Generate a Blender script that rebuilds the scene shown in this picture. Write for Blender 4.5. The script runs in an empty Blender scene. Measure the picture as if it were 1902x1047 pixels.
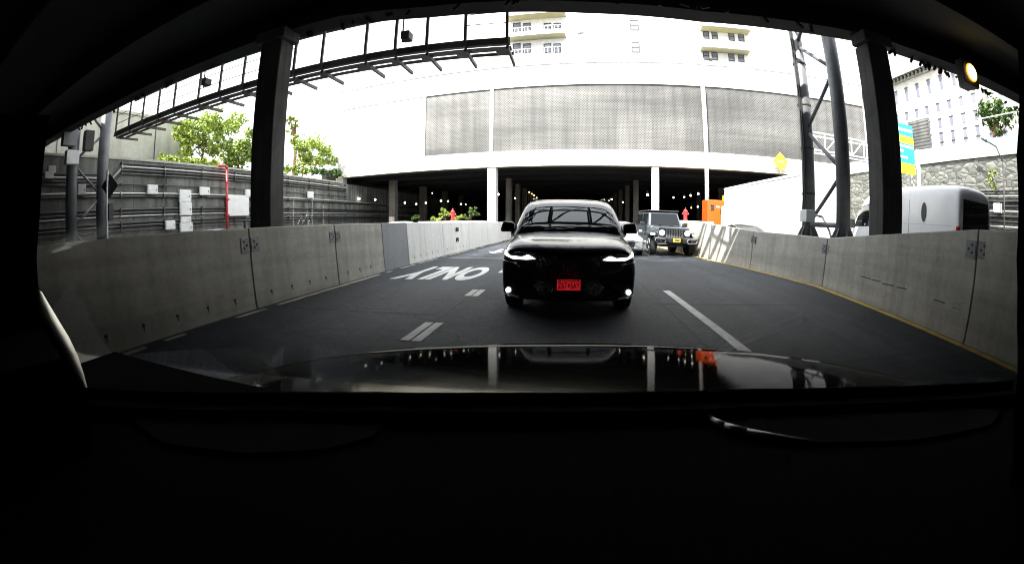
import bpy, bmesh, math, random
from mathutils import Vector, Matrix
from mathutils.bvhtree import BVHTree
random.seed(7)
S = bpy.context.scene
COL = S.collection
R = math.radians
PI = math.pi

# ------------------------------------------------------------------ camera, sky, sun, exposure
F_PX, K3, YAW, PITCH, ROLL, H = 800.0, 0.0115, R(7.83), R(7.9), R(0.13), 1.30
CX, CY = 951.0, 523.5
cd = bpy.data.cameras.new('camera'); cam = bpy.data.objects.new('camera', cd); COL.objects.link(cam); S.camera = cam
cd.type = 'PANO'; cd.sensor_fit = 'HORIZONTAL'; cd.sensor_width = 36.0; cd.clip_start = 0.02; cd.clip_end = 3000
pc = cd if hasattr(cd, 'panorama_type') else cd.cycles
fm = F_PX / 1902 * 36.0
pc.panorama_type = 'FISHEYE_LENS_POLYNOMIAL'
pc.fisheye_polynomial_k0 = 0; pc.fisheye_polynomial_k1 = -1 / fm; pc.fisheye_polynomial_k2 = 0
pc.fisheye_polynomial_k3 = -K3 / fm ** 3; pc.fisheye_polynomial_k4 = 0
pc.fisheye_fov = PI * 1.2
FW = Vector((-math.sin(YAW) * math.cos(PITCH), math.cos(YAW) * math.cos(PITCH), -math.sin(PITCH)))
_r = Vector((math.cos(YAW), math.sin(YAW), 0)); _u = _r.cross(FW)
RT = _r * math.cos(ROLL) + _u * math.sin(ROLL); UP = _u * math.cos(ROLL) - _r * math.sin(ROLL)
cam.matrix_world = Matrix.Translation((0, 0, H)) @ Matrix((RT, UP, -FW)).transposed().to_4x4()

SUN_DIR = Vector((-0.50, -0.75, 1.05)).normalized()      # towards the sun: behind us, slightly left
sl = bpy.data.lights.new('sun', 'SUN'); sl.energy = 5.0; sl.angle = R(0.5); sl.color = (1, .96, .9)
so = bpy.data.objects.new('sun', sl); COL.objects.link(so)
so.rotation_euler = (-SUN_DIR).to_track_quat('-Z', 'Y').to_euler(); so.location = SUN_DIR * 60
W = bpy.data.worlds.new('World'); S.world = W; W.use_nodes = True
nt = W.node_tree; bg = nt.nodes['Background']
sky = nt.nodes.new('ShaderNodeTexSky'); sky.sky_type = 'NISHITA'; sky.sun_disc = False
sky.sun_elevation = math.asin(SUN_DIR.z); sky.sun_rotation = math.atan2(SUN_DIR.x, SUN_DIR.y)
sky.dust_density = 4; sky.air_density = 1.0; sky.ozone_density = 1.0
hz = nt.nodes.new('ShaderNodeMix'); hz.data_type = 'RGBA'; hz.inputs[0].default_value = .72; hz.inputs[7].default_value = (8.5, 8.7, 9.0, 1)   # bright haze over the blue
nt.links.new(sky.outputs[0], hz.inputs[6]); nt.links.new(hz.outputs[2], bg.inputs[0]); bg.inputs[1].default_value = 0.105
S.view_settings.view_transform = 'Standard'; S.view_settings.look = 'None'
S.view_settings.exposure = 2.25; S.view_settings.gamma = 1
S.cycles.filter_width = 1.05; S.cycles.max_bounces = 6; S.cycles.diffuse_bounces = 3; S.cycles.glossy_bounces = 3; S.cycles.use_denoising = True
S.cycles.sample_clamp_indirect = 8

# ------------------------------------------------------------------ measuring helpers (photo pixel -> point at a chosen depth)
def ray(x, y):
    dx, dy = x - CX, CY - y; r = math.hypot(dx, dy) + 1e-9
    q = r / F_PX; th = q * (1 + K3 * q * q); s = math.sin(th) / r
    return FW * math.cos(th) + RT * (s * dx) + UP * (s * dy)
def gy(x, y, Y): d = ray(x, y); return d * (Y / d.y) + Vector((0, 0, H))
def gx(x, y, X): d = ray(x, y); return d * (X / d.x) + Vector((0, 0, H))
def gz(x, y, z): d = ray(x, y); return d * ((z - H) / d.z) + Vector((0, 0, H))
SK = -0.115; ANG = math.atan(SK)
def gp(x, y, c): d = ray(x, y); t = c / (d.y - SK * d.x); return d * t + Vector((0, 0, H))
def lp(x, y, c): p = gp(x, y, c); return p.x / math.cos(ANG), p.z      # coordinates in the skewed bridge plane

# ------------------------------------------------------------------ materials
def sock(n, *names):
    for k in names:
        if k in n.inputs: return n.inputs[k]
def mat(name, col, rough=.6, metal=0, spec=.5, coat=0, emit=None, es=0):
    m = bpy.data.materials.new(name); m.use_nodes = True
    b = m.node_tree.nodes['Principled BSDF']
    b.inputs['Base Color'].default_value = (*col, 1); b.inputs['Roughness'].default_value = rough
    b.inputs['Metallic'].default_value = metal
    sock(b, 'Specular IOR Level').default_value = spec
    if coat: sock(b, 'Coat Weight').default_value = coat; sock(b, 'Coat Roughness').default_value = .03
    if emit: sock(b, 'Emission Color').default_value = (*emit, 1); sock(b, 'Emission Strength').default_value = es
    return m
def nodes(m): return m.node_tree.nodes, m.node_tree.links, m.node_tree.nodes['Principled BSDF']
def coords(m, scale=(1, 1, 1), kind='Object'):
    N, L, b = nodes(m); tc = N.new('ShaderNodeTexCoord'); mp = N.new('ShaderNodeMapping')
    mp.inputs['Scale'].default_value = scale; L.new(tc.outputs[kind], mp.inputs[0]); return mp.outputs[0]
def noise(m, vec, scale, detail=5, rough=.6):
    N, L, b = nodes(m); n = N.new('ShaderNodeTexNoise'); n.inputs['Scale'].default_value = scale
    n.inputs['Detail'].default_value = detail; n.inputs['Roughness'].default_value = rough
    L.new(vec, n.inputs['Vector']); return n.outputs['Fac']
def ramp(m, fac, stops):
    N, L, b = nodes(m); r = N.new('ShaderNodeValToRGB'); e = r.color_ramp.elements
    while len(e) < len(stops): e.new(.5)
    for k, (p, c) in enumerate(stops):
        e[k].position = p; e[k].color = (*c, 1) if isinstance(c, tuple) else (c, c, c, 1)
    L.new(fac, r.inputs[0]); return r.outputs[0]
def mul(m, a, b_, fac=1.0, mode='MULTIPLY'):
    N, L, b = nodes(m); x = N.new('ShaderNodeMix'); x.data_type = 'RGBA'; x.blend_type = mode
    x.inputs[0].default_value = fac; L.new(a, x.inputs[6])
    if isinstance(b_, tuple): x.inputs[7].default_value = (*b_, 1)
    else: L.new(b_, x.inputs[7])
    return x.outputs[2]
def bump(m, fac, dist=.01, strength=.6):
    N, L, b = nodes(m); n = N.new('ShaderNodeBump'); n.inputs['Distance'].default_value = dist
    n.inputs['Strength'].default_value = strength; L.new(fac, n.inputs['Height']); L.new(n.outputs[0], b.inputs['Normal'])
def setcol(m, out): N, L, b = nodes(m); L.new(out, b.inputs['Base Color'])

def concrete(name, c, dark=.6, streak=.65, scale=1.0, rough=.85):
    m = mat(name, c, rough); v = coords(m, (scale,) * 3); vs = coords(m, (scale * 2.2, scale * 2.2, scale * .18))
    a = ramp(m, noise(m, v, .9, 8, .65), [(.3, tuple(k * dark for k in c)), (.62, c), (.8, tuple(min(1, k * 1.12) for k in c))])
    s = ramp(m, noise(m, vs, 2.0, 6, .6), [(.35, streak), (.58, 1.0)])
    g = ramp(m, noise(m, v, 14, 4), [(.3, .85), (.6, 1.0)])
    setcol(m, mul(m, mul(m, a, s), g)); bump(m, noise(m, v, 22, 6), .006, .5); return m
def painted(name, c, rough=.45, metal=0, wear=.75, coat=0, spec=.5):
    m = mat(name, c, rough, metal, spec, coat); v = coords(m)
    a = ramp(m, noise(m, v, 3, 7, .65), [(.32, tuple(k * wear for k in c)), (.55, c)]); setcol(m, a); return m

M = {}
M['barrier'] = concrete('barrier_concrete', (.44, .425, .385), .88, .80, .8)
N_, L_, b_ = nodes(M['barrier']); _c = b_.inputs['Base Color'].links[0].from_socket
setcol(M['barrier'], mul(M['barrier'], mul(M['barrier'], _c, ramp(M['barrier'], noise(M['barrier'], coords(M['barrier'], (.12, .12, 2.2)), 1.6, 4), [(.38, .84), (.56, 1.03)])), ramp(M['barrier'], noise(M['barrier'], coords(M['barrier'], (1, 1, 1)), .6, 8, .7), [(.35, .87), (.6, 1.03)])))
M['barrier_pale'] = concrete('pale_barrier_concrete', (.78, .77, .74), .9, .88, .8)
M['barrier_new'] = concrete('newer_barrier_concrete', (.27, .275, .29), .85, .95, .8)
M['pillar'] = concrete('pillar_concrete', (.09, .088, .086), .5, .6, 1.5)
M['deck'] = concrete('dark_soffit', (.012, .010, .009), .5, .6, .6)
M['white_conc'] = concrete('pale_fascia_concrete', (.78, .77, .74), .85, .9, .4)
M['wallconc'] = concrete('retaining_wall_concrete', (.24, .245, .22), .4, .4, .6)
M['pale_wall'] = concrete('pale_wall_concrete', (.50, .50, .43), .8, .8, .3)
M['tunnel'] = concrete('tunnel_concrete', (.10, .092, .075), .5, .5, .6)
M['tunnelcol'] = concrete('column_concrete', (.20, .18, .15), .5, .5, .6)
M['bluewall'] = concrete('pale_blue_wall', (.32, .43, .50), .85, .9, .3)
M['bwhite'] = concrete('white_render', (.80, .80, .78), .93, .95, .2)
M['blime'] = concrete('limestone_facade', (.75, .73, .68), .9, .9, .2)
M['steel'] = painted('grey_painted_steel', (.17, .175, .185), .45, .3, .7)
M['steeld'] = painted('dark_weathered_steel', (.05, .045, .042), .6, .2, .6)
M['steell'] = painted('pale_galvanised_steel', (.62, .63, .64), .4, .2, .85)
M['cat'] = painted('walkway_steel', (.10, .085, .075), .6, .2, .6)
M['pipe'] = painted('grey_conduit', (.08, .08, .078), .4, .5, .6)
M['pipel'] = painted('pale_conduit', (.46, .46, .44), .4, .4, .7)
M['boxw'] = painted('white_box_paint', (.78, .78, .76), .5, 0, .88)
M['cable'] = mat('black_cable', (.015, .015, .016), .5)
M['redp'] = painted('red_pipe_paint', (.50, .035, .035), .4, 0, .8)
M['yellow'] = painted('yellow_sign_paint', (.85, .62, .02), .5, 0, .95)
M['line'] = painted('white_road_paint', (.80, .80, .78), .7, 0, .7)
M['yline'] = painted('yellow_road_paint', (.66, .46, .09), .7, 0, .55)
M['oldline'] = painted('worn_edge_paint', (.48, .46, .36), .8, 0, .4)
M['black'] = mat('flat_black', (.012, .012, .013), .7)
M['paintk'] = mat('black_car_paint', (.006, .006, .007), .35, 0, .06, .75)
M['paintg'] = mat('grey_car_paint', (.085, .10, .12), .3, .3, .5, 1)
M['paintw'] = painted('white_vehicle_paint', (.80, .81, .83), .3, 0, .96, .5)
M['paints'] = mat('silver_car_paint', (.50, .52, .55), .3, .6, .5, 1)
M['plastic'] = mat('black_plastic', (.018, .018, .019), .45)
M['rubber'] = painted('tyre_rubber', (.02, .02, .02), .8, 0, .6)
M['glass'] = mat('dark_window_glass', (.015, .018, .02), .03, 0, 1.0, 1)
M['wsglass'] = mat('windshield_glass', (.008, .01, .012), .02, .0, .5)
sock(M['wsglass'].node_tree.nodes['Principled BSDF'], 'IOR').default_value = 1.55
M['chrome'] = mat('chrome_trim', (.75, .76, .78), .12, 1)
M['drl'] = mat('lit_headlamp', (.9, .9, .95), .3, emit=(1, 1, 1), es=1.2)
M['glow'] = mat('lit_lamp', (1, .95, .85), .4, emit=(1, .93, .80), es=6)
M['glowy'] = mat('lit_flood_lens', (1, .9, .6), .4, emit=(1, .78, .30), es=7)
M['amber'] = mat('amber_lamp', (1, .7, .2), .4, emit=(1, .65, .2), es=2.0)
M['plate'] = mat('glowing_red_plate', (.80, .03, .035), .5, emit=(1, .03, .04), es=.10)  # number plate given a faint red glow of its own
M['platebk'] = mat('dark_plate_letter', (.03, .002, .002), .5)
M['platey'] = mat('yellow_plate', (.80, .55, .06), .5)
M['orange'] = painted('orange_cab_paint', (.80, .085, .008), .4, 0, .85)
M['cyan'] = painted('cyan_sign_sheet', (.02, .42, .58), .5, 0, .95)
M['bwin'] = mat('facade_window_glass', (.16, .17, .22), .08, 0, .8)
M['bwin2'] = mat('pale_window_glass', (.42, .43, .50), .1, 0, .8)
M['tan'] = painted('tan_balcony_soffit', (.34, .32, .20), .8, 0, .9)
M['taillamp'] = mat('red_tail_lamp', (.6, .01, .02), .2, coat=1)
M['soil'] = concrete('soil', (.09, .07, .05), .6, .9, 1)

def asphalt():
    m = mat('asphalt', (.05, .05, .055), .8, 0, .35); v = coords(m)
    big = ramp(m, noise(m, v, .22, 6, .6), [(.3, (.022, .025, .032)), (.55, (.038, .043, .054)), (.75, (.058, .065, .079))])
    vt = coords(m, (.9, .04, 1)); tr = ramp(m, noise(m, vt, 1.0, 4), [(.38, .55), (.6, 1.15)])
    sp = ramp(m, noise(m, v, 34, 4, .8), [(.34, .35), (.5, .9), (.66, 3.0)])
    sp2 = ramp(m, noise(m, v, 7, 7, .75), [(.35, .6), (.65, 1.4)])
    c = mul(m, mul(m, mul(m, big, tr), sp), sp2)
    N, L, b = nodes(m)
    vo = N.new('ShaderNodeTexVoronoi'); vo.feature = 'DISTANCE_TO_EDGE'; vo.inputs['Scale'].default_value = .22
    dn = N.new('ShaderNodeTexNoise'); dn.inputs['Scale'].default_value = 1.3; dn.inputs['Detail'].default_value = 5
    L.new(v, dn.inputs['Vector']); ad = N.new('ShaderNodeVectorMath'); ad.operation = 'ADD'
    L.new(v, ad.inputs[0]); L.new(dn.outputs['Color'], ad.inputs[1]); L.new(ad.outputs[0], vo.inputs['Vector'])
    cr = ramp(m, vo.outputs['Distance'], [(0.002, .35), (.008, 1.0)])
    setcol(m, mul(m, c, cr)); bump(m, noise(m, v, 60, 4, .7), .008, .9)
    L.new(ramp(m, noise(m, v, 40, 3), [(.3, .55), (.7, .85)]), b.inputs['Roughness']); return m
M['asphalt'] = asphalt()
M['ground'] = concrete('ground_dirt', (.10, .095, .085), .6, .9, .3)

def screen():
    m = mat('perforated_screen', (.5, .5, .5), .55, .1); N, L, b = nodes(m)
    v = coords(m); sp = N.new('ShaderNodeSeparateXYZ'); L.new(v, sp.inputs[0])
    def wave(sock_, k, ph=0):
        a = N.new('ShaderNodeMath'); a.operation = 'MULTIPLY'; L.new(sock_, a.inputs[0]); a.inputs[1].default_value = k
        s = N.new('ShaderNodeMath'); s.operation = 'SINE'; L.new(a.outputs[0], s.inputs[0]); return s.outputs[0]
    p = N.new('ShaderNodeMath'); p.operation = 'MULTIPLY'
    L.new(wave(sp.outputs[0], 2 * PI / .23), p.inputs[0]); L.new(wave(sp.outputs[2], 2 * PI / .23), p.inputs[1])
    dots = ramp(m, p.outputs[0], [(.05, 1.0), (.3, .35)])
    big = ramp(m, noise(m, coords(m, (.5, 1, 1)), .28, 5), [(.32, (.085, .083, .08)), (.68, (.17, .166, .16))])
    band = ramp(m, noise(m, coords(m, (.06, 1, 1.0)), .55, 3), [(.35, .6), (.6, 1.1)])
    st = ramp(m, noise(m, coords(m, (2, 1, .06)), 1.0, 4), [(.35, .75), (.6, 1.1)])
    setcol(m, mul(m, mul(m, mul(m, big, dots), band), st)); return m
M['screen'] = screen()

def stones():
    m = mat('rubble_stone', (.3, .3, .28), .85); N, L, b = nodes(m); v = coords(m, (1, .62, 1.25))
    dn = N.new('ShaderNodeTexNoise'); dn.inputs['Scale'].default_value = .8; L.new(v, dn.inputs['Vector'])
    ad = N.new('ShaderNodeVectorMath'); ad.operation = 'MULTIPLY_ADD'; L.new(dn.outputs['Color'], ad.inputs[0])
    ad.inputs[1].default_value = (.5, .5, .5); L.new(v, ad.inputs[2])
    vo = N.new('ShaderNodeTexVoronoi'); vo.feature = 'DISTANCE_TO_EDGE'; vo.inputs['Scale'].default_value = 2.4
    vc = N.new('ShaderNodeTexVoronoi'); vc.inputs['Scale'].default_value = 2.4
    L.new(ad.outputs[0], vo.inputs['Vector']); L.new(ad.outputs[0], vc.inputs['Vector'])
    j = ramp(m, vo.outputs['Distance'], [(.01, .4), (.05, 1.0)])
    bw = N.new('ShaderNodeRGBToBW'); L.new(vc.outputs['Color'], bw.inputs[0])
    cc = ramp(m, bw.outputs[0], [(.2, (.13, .133, .122)), (.8, (.24, .24, .215))])
    g = ramp(m, noise(m, v, 6, 6), [(.3, .7), (.7, 1.1)])
    setcol(m, mul(m, mul(m, cc, j), g)); bump(m, vo.outputs['Distance'], .15, .7); return m
M['stone'] = stones()

def leafmat(name, c1, c2, c3):
    m = mat(name, c2, .6, 0, .3); v = coords(m)
    setcol(m, ramp(m, noise(m, v, 2.2, 5), [(.3, c1), (.5, c2), (.7, c3)]))
    return m
M['leaf'] = leafmat('green_leaf', (.07, .12, .02), (.19, .27, .04), (.38, .44, .09))  # leaf greens mixed at random by noise
M['leafd'] = leafmat('dark_leaf', (.02, .05, .012), (.05, .10, .02), (.12, .17, .04))
M['leafy'] = leafmat('yellow_leaf', (.11, .18, .03), (.27, .36, .06), (.50, .56, .15))
M['bark'] = painted('bark', (.16, .09, .05), .9, 0, .6)

# ------------------------------------------------------------------ mesh helpers
def box(bm, x0, x1, y0, y1, z0, z1):
    v = [bm.verts.new(p) for p in ((x0, y0, z0), (x1, y0, z0), (x1, y1, z0), (x0, y1, z0), (x0, y0, z1), (x1, y0, z1), (x1, y1, z1), (x0, y1, z1))]
    for f in ((3, 2, 1, 0), (4, 5, 6, 7), (0, 1, 5, 4), (1, 2, 6, 5), (2, 3, 7, 6), (3, 0, 4, 7)): bm.faces.new([v[k] for k in f])
    return bm
def hexa(bm, pts):     # 8 corners: bottom 4 then top 4
    v = [bm.verts.new(p) for p in pts]
    for f in ((3, 2, 1, 0), (4, 5, 6, 7), (0, 1, 5, 4), (1, 2, 6, 5), (2, 3, 7, 6), (3, 0, 4, 7)): bm.faces.new([v[k] for k in f])
    return bm
def tube(bm, p, q, r, n=10, r2=None):
    p, q = Vector(p), Vector(q); d = q - p
    if d.length < 1e-6: return bm
    mt = Matrix.Translation((p + q) / 2) @ d.to_track_quat('Z', 'Y').to_matrix().to_4x4()
    bmesh.ops.create_cone(bm, cap_ends=True, segments=n, radius1=r, radius2=r if r2 is None else r2, depth=d.length, matrix=mt); return bm
def poly(bm, pts, r, n=8):
    for a, b in zip(pts, pts[1:]): tube(bm, a, b, r, n)
    for a in pts[1:-1]: bmesh.ops.create_icosphere(bm, subdivisions=1, radius=r * 1.03, matrix=Matrix.Translation(a))
    return bm
def ball(bm, c, r, sub=2, s=(1, 1, 1)):
    bmesh.ops.create_icosphere(bm, subdivisions=sub, radius=r, matrix=Matrix.Translation(c) @ Matrix.Diagonal((*s, 1))); return bm
def disc(bm, c, axis, r, depth, n=24):
    c = Vector(c); a = Vector(axis).normalized() * depth / 2; return tube(bm, c - a, c + a, r, n)
def prism(bm, pts, off):       # pts 3-D polygon extruded by off
    off = Vector(off); a = [bm.verts.new(p) for p in pts]; b = [bm.verts.new(Vector(p) + off) for p in pts]; n = len(pts)
    bm.faces.new(a); bm.faces.new(b[::-1])
    for k in range(n): bm.faces.new((a[k], b[k], b[(k + 1) % n], a[(k + 1) % n]))
    return bm
def B(): return bmesh.new()
def obj(name, bm, m, parent=None, smooth=False, bevel=0, sub=0):
    bmesh.ops.recalc_face_normals(bm, faces=bm.faces)
    me = bpy.data.meshes.new(name); bm.to_mesh(me); bm.free(); me.materials.append(m)
    o = bpy.data.objects.new(name, me); COL.objects.link(o)
    if parent:
        o.parent = parent
        if parent.type == 'EMPTY': o.matrix_parent_inverse = Matrix.Translation(-parent.location)
    if smooth:
        for f in me.polygons: f.use_smooth = True
    if bevel:
        k = o.modifiers.new('bevel', 'BEVEL'); k.width = bevel; k.segments = 2; k.limit_method = 'ANGLE'
    if sub:
        k = o.modifiers.new('smooth', 'SUBSURF'); k.levels = sub; k.render_levels = sub
    return o
def split(name, bm, m, parent):
    seen = set(); bm.verts.ensure_lookup_table()
    for v0 in bm.verts:
        if v0 in seen: continue
        st, isl = [v0], {v0}
        while st:
            v = st.pop()
            for e in v.link_edges:
                w = e.other_vert(v)
                if w not in isl: isl.add(w); st.append(w)
        seen |= isl; nb = B(); mp = {v: nb.verts.new(v.co) for v in isl}
        for f in {f for v in isl for f in v.link_faces}: nb.faces.new([mp[v] for v in f.verts])
        obj(name, nb, m, parent)
    bm.free()
def tag(o, label=None, cat=None, group=None, kind=None):
    if label: o['label'] = label
    if cat: o['category'] = cat
    if group: o['group'] = group
    if kind: o['kind'] = kind
    return o
def thing(name, label, cat, loc=(0, 0, 0), group=None):
    o = bpy.data.objects.new(name, None); o.empty_display_size = .2; COL.objects.link(o); o.location = loc
    return tag(o, label, cat, group)
def struct(name, bm, m): return tag(obj(name, bm, m), kind='structure')
def kids(o): return [c for c in bpy.data.objects if c.parent == o]
def copy_tree(o, parent=None):
    c = o.copy(); COL.objects.link(c)
    if parent: c.parent = parent
    for ch in kids(o): copy_tree(ch, c)
    return c
def place(root, loc, rz=0):
    root.location = loc; root.rotation_euler = (0, 0, rz); return root
def text_bm(s, size, ext=.002, bold=0, xs=1.0):
    cu = bpy.data.curves.new('t', 'FONT'); cu.body = s; cu.size = size; cu.extrude = ext; cu.offset = bold
    cu.align_x = 'CENTER'; cu.align_y = 'CENTER'; o = bpy.data.objects.new('t', cu); COL.objects.link(o)
    dg = bpy.context.evaluated_depsgraph_get(); me = bpy.data.meshes.new_from_object(o.evaluated_get(dg))
    bm = B(); bm.from_mesh(me); bpy.data.objects.remove(o); bpy.data.curves.remove(cu); bpy.data.meshes.remove(me)
    bmesh.ops.scale(bm, vec=(xs, 1, 1), verts=bm.verts); return bm
def bake(o, cutters=()):    # apply modifiers (and cut with temporary meshes)
    for c in cutters:
        k = o.modifiers.new('cut', 'BOOLEAN'); k.operation = 'DIFFERENCE'; k.object = c; k.solver = 'EXACT'
    bpy.context.view_layer.update(); dg = bpy.context.evaluated_depsgraph_get()
    me = bpy.data.meshes.new_from_object(o.evaluated_get(dg)); o.modifiers.clear(); old = o.data; o.data = me
    bpy.data.meshes.remove(old)
    for c in cutters: bpy.data.objects.remove(c)
    return o
def bvh(*obs):
    vs, fs = [], []
    for o in obs:
        n = len(vs); vs += [v.co.copy() for v in o.data.vertices]; fs += [[n + i for i in p.vertices] for p in o.data.polygons]
    return BVHTree.FromPolygons(vs, fs)
def patch(bv, pts, axis='y', start=-3.0, off=.006, cuts=3, back=None):
    """a panel laid on a body: 2-D outline projected along an axis onto the body, with a little thickness"""
    bm = B()
    if axis == 'y': dr, mk = Vector((0, 1 if start < 0 else -1, 0)), (lambda a, b: Vector((a, start, b)))
    elif axis == 'x': dr, mk = Vector((1 if start < 0 else -1, 0, 0)), (lambda a, b: Vector((start, a, b)))
    else: dr, mk = Vector((0, 0, -1)), (lambda a, b: Vector((a, b, start)))
    f = bm.faces.new([bm.verts.new(mk(*p)) for p in pts])
    bmesh.ops.triangulate(bm, faces=[f])
    for _ in range(cuts):
        bmesh.ops.subdivide_edges(bm, edges=bm.edges[:], cuts=1, use_grid_fill=False); bmesh.ops.triangulate(bm, faces=bm.faces[:])
    last = None; miss = []
    for v in bm.verts:
        h = bv.ray_cast(v.co, dr)
        if h[0] is None: miss.append(v); continue
        v.co = h[0] - dr * off
    for v in miss:
        nb = bv.find_nearest(v.co + dr * (abs(start) - .0)); v.co = (nb[0] if nb[0] is not None else v.co) - dr * off
    return bm
def quadleaf(vs, fs, c, s, rng):
    n = Vector((rng.gauss(0, 1), rng.gauss(0, 1), rng.gauss(0, 1) + .6)).normalized(); t = n.orthogonal().normalized()
    t.rotate(Matrix.Rotation(rng.uniform(0, 6.28), 3, n)); u = n.cross(t); k = len(vs)
    vs += [c + t * s, c + u * s * .45, c - t * s, c - u * s * .45]; fs.append((k, k + 1, k + 2, k + 3))
def foliage(name, blobs, n, size, m, parent, seed=1):
    rng = random.Random(seed); vs, fs = [], []; tot = sum(b[1] ** 2 for b in blobs)
    for c, r in blobs:
        c = Vector(c); cl = max(3, int(10 * n * r * r / tot / 60)); cnt = int(n * r * r / tot)
        subs = [c + Vector((rng.gauss(0, .5), rng.gauss(0, .5), rng.gauss(0, .42))) * r for _ in range(max(4, cnt // 22))]
        for _ in range(cnt):
            s = rng.choice(subs); p = s + Vector((rng.gauss(0, 1), rng.gauss(0, 1), rng.gauss(0, .8))) * r * .17
            quadleaf(vs, fs, p, size * rng.uniform(.6, 1.4), rng)
    me = bpy.data.meshes.new(name); me.from_pydata(vs, [], fs); me.materials.append(m)
    o = bpy.data.objects.new(name, me); COL.objects.link(o); o.parent = parent
    if parent.type == 'EMPTY': o.matrix_parent_inverse = Matrix.Translation(-parent.location)
    return o

# ================================================================== SETTING
bm = B(); box(bm, -400, 400, -200, 600, -.5, -.02); struct('ground', bm, M['ground'])
bm = B(); box(bm, -22.9, 24.6, -60, 190, -.018, 0); road = struct('road', bm, M['asphalt'])
# edge lines follow the barriers
LB = [(-5.10, -14.0), (-5.10, 0.8), (-5.10, 5.48), (-5.10, 8.32), (-5.13, 10.9), (-5.12, 12.75), (-5.08, 16.5), (-5.0, 20.5), (-4.95, 25), (-4.9, 30), (-4.9, 34.5)]
RB = [(5.1, -12), (5.35, -1.0), (5.82, 4.1), (6.56, 9.6), (6.25, 13.8), (5.75, 18.0), (5.6, 22.5), (5.6, 28), (5.7, 33.8)]
def strip(bm, pts, dx, w, z, breaks=0, seed=1):
    rng = random.Random(seed)
    for (xa, ya), (xb, yb) in zip(pts, pts[1:]):
        n = max(1, int((yb - ya) / .35)) if breaks else 1
        for k in range(n):
            if breaks and rng.random() < breaks: continue
            t0, t1 = k / n, (k + 1) / n; e = rng.uniform(-.012, .012) if breaks else 0
            x0, x1, y0, y1 = xa + (xb - xa) * t0 + dx, xa + (xb - xa) * t1 + dx, ya + (yb - ya) * t0, ya + (yb - ya) * t1
            hexa(bm, [(x0 + e, y0, z), (x0 + w + e, y0, z), (x1 + w + e, y1, z), (x1 + e, y1, z), (x0 + e, y0, z + .004), (x0 + w + e, y0, z + .004), (x1 + w + e, y1, z + .004), (x1 + e, y1, z + .004)])
    return bm
obj('yellow_edge_line', strip(B(), RB[1:], -.34, .17, .004), M['yline'], road)
obj('worn_edge_line', strip(B(), LB[1:], .22, .11, .004, .28, 4), M['oldline'], road)
for (y0, y1) in ((.7, 1.6), (4.35, 5.25), (7.33, 8.05), (10.9, 11.7), (14.5, 15.3), (18.2, 19.0), (21.8, 22.6)):
    bm = B()
    box(bm, -1.87, -1.758, y0, y1, .004, .008); box(bm, -1.732, -1.62, y0, y1, .004, .008); obj('lane_dash', bm, M['line'], road)
bm = B(); box(bm, 1.87, 2.02, -2, 8.45, .004, .008); obj('solid_lane_line', bm, M['line'], road)
bm = B(); box(bm, 1.87, 2.02, 17, 30, .004, .008); obj('solid_lane_line', bm, M['line'], road)
# seams in the surface
bm = B(); box(bm, -1.775, -1.76, 5.3, 7.3, .001, .0035); box(bm, 1.55, 1.575, 4, 9.6, .001, .0035); box(bm, 1.4, 6.1, 7.02, 7.05, .001, .0035)
box(bm, -4.6, -1.9, 5.72, 5.745, .001, .0035); obj('joint', bm, M['black'], road)
def word(s, x, y, wid, hgt, name):
    bm = text_bm(s, 1.0, .002, .045)
    xs = [v.co.x for v in bm.verts]; ys = [v.co.y for v in bm.verts]; cx, cy = (min(xs) + max(xs)) / 2, (min(ys) + max(ys)) / 2
    for v in bm.verts:
        v.co = Vector((x - (v.co.x - cx) * wid / (max(xs) - min(xs)), y - (v.co.y - cy) * hgt / (max(ys) - min(ys)), .006 + v.co.z))
    return obj(name, bm, M['line'], road)
word('ONLY', -3.20, 10.75, 2.05, 2.85, 'word_marking')
def arrow(x, y):
    bm = B(); P = [(-.1, 0), (.1, 0), (.1, -1.7), (.33, -1.7), (0, -2.7), (-.33, -1.7), (-.1, -1.7)]
    prism(bm, [(x + a, y + b, .004) for a, b in P], (0, 0, .004)); obj('arrow_marking', bm, M['line'], road)
arrow(-3.3, 20.5); arrow(-1.2 + .9, 20.5)

# ================================================================== BARRIERS
def barrier_segment(p, q, side, h0, h1, m, label, holes=True):
    # side: +1 barrier stands to the right (+x) of its face, -1 to the left
    (xa, ya), (xb, yb) = p, q
    d = Vector((xb - xa, yb - ya)); L = d.length; g = .02
    t = thing('concrete_barrier', label, 'barrier', (xa, ya, 0), 'concrete barrier segments along the road')
    prof = [(0, 0), (.0, .06), (.05, .30), (.16, 1.0), (.16, .985), (.19, 1.0)]
    prof = [(0, 0), (.02, .10), (.10, .985), (.125, 1.0), (.30, 1.0), (.325, .985), (.40, .1), (.42, 0)]
    dx, dy = d.x / L, d.y / L; bm = B(); rows = []
    for (s, hh) in ((g, h0), (L - g, h1)):
        bx, by = xa + dx * s, ya + dy * s
        rows.append([bm.verts.new((bx + side * (a - .10 + .0), by, b * hh)) for a, b in prof])
    n = len(prof)
    for k in range(n): bm.faces.new((rows[0][k], rows[0][(k + 1) % n], rows[1][(k + 1) % n], rows[1][k]))
    bm.faces.new(rows[0]); bm.faces.new(rows[1][::-1]); obj('body', bm, m, t)
    if holes:
        hb = B(); k = 0; s = .45
        while s < L - .3:
            bx, by = xa + dx * s, ya + dy * s; hexr = .028
            disc(hb, (bx + side * (.02 + .018 - .10), by, .22), (1, 0, -.08), hexr, .03, 10)
            prism(hb, [(bx + side * (.005 - .10) - side * .001, by - .012, .19), (bx + side * (.005 - .10) - side * .001, by + .012, .19), (bx + side * (.03 - .10), by + .004, .13)], (side * .012, 0, 0))
            s += .62
        split('drain_hole', hb, M['black'], t)
    return t
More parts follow.
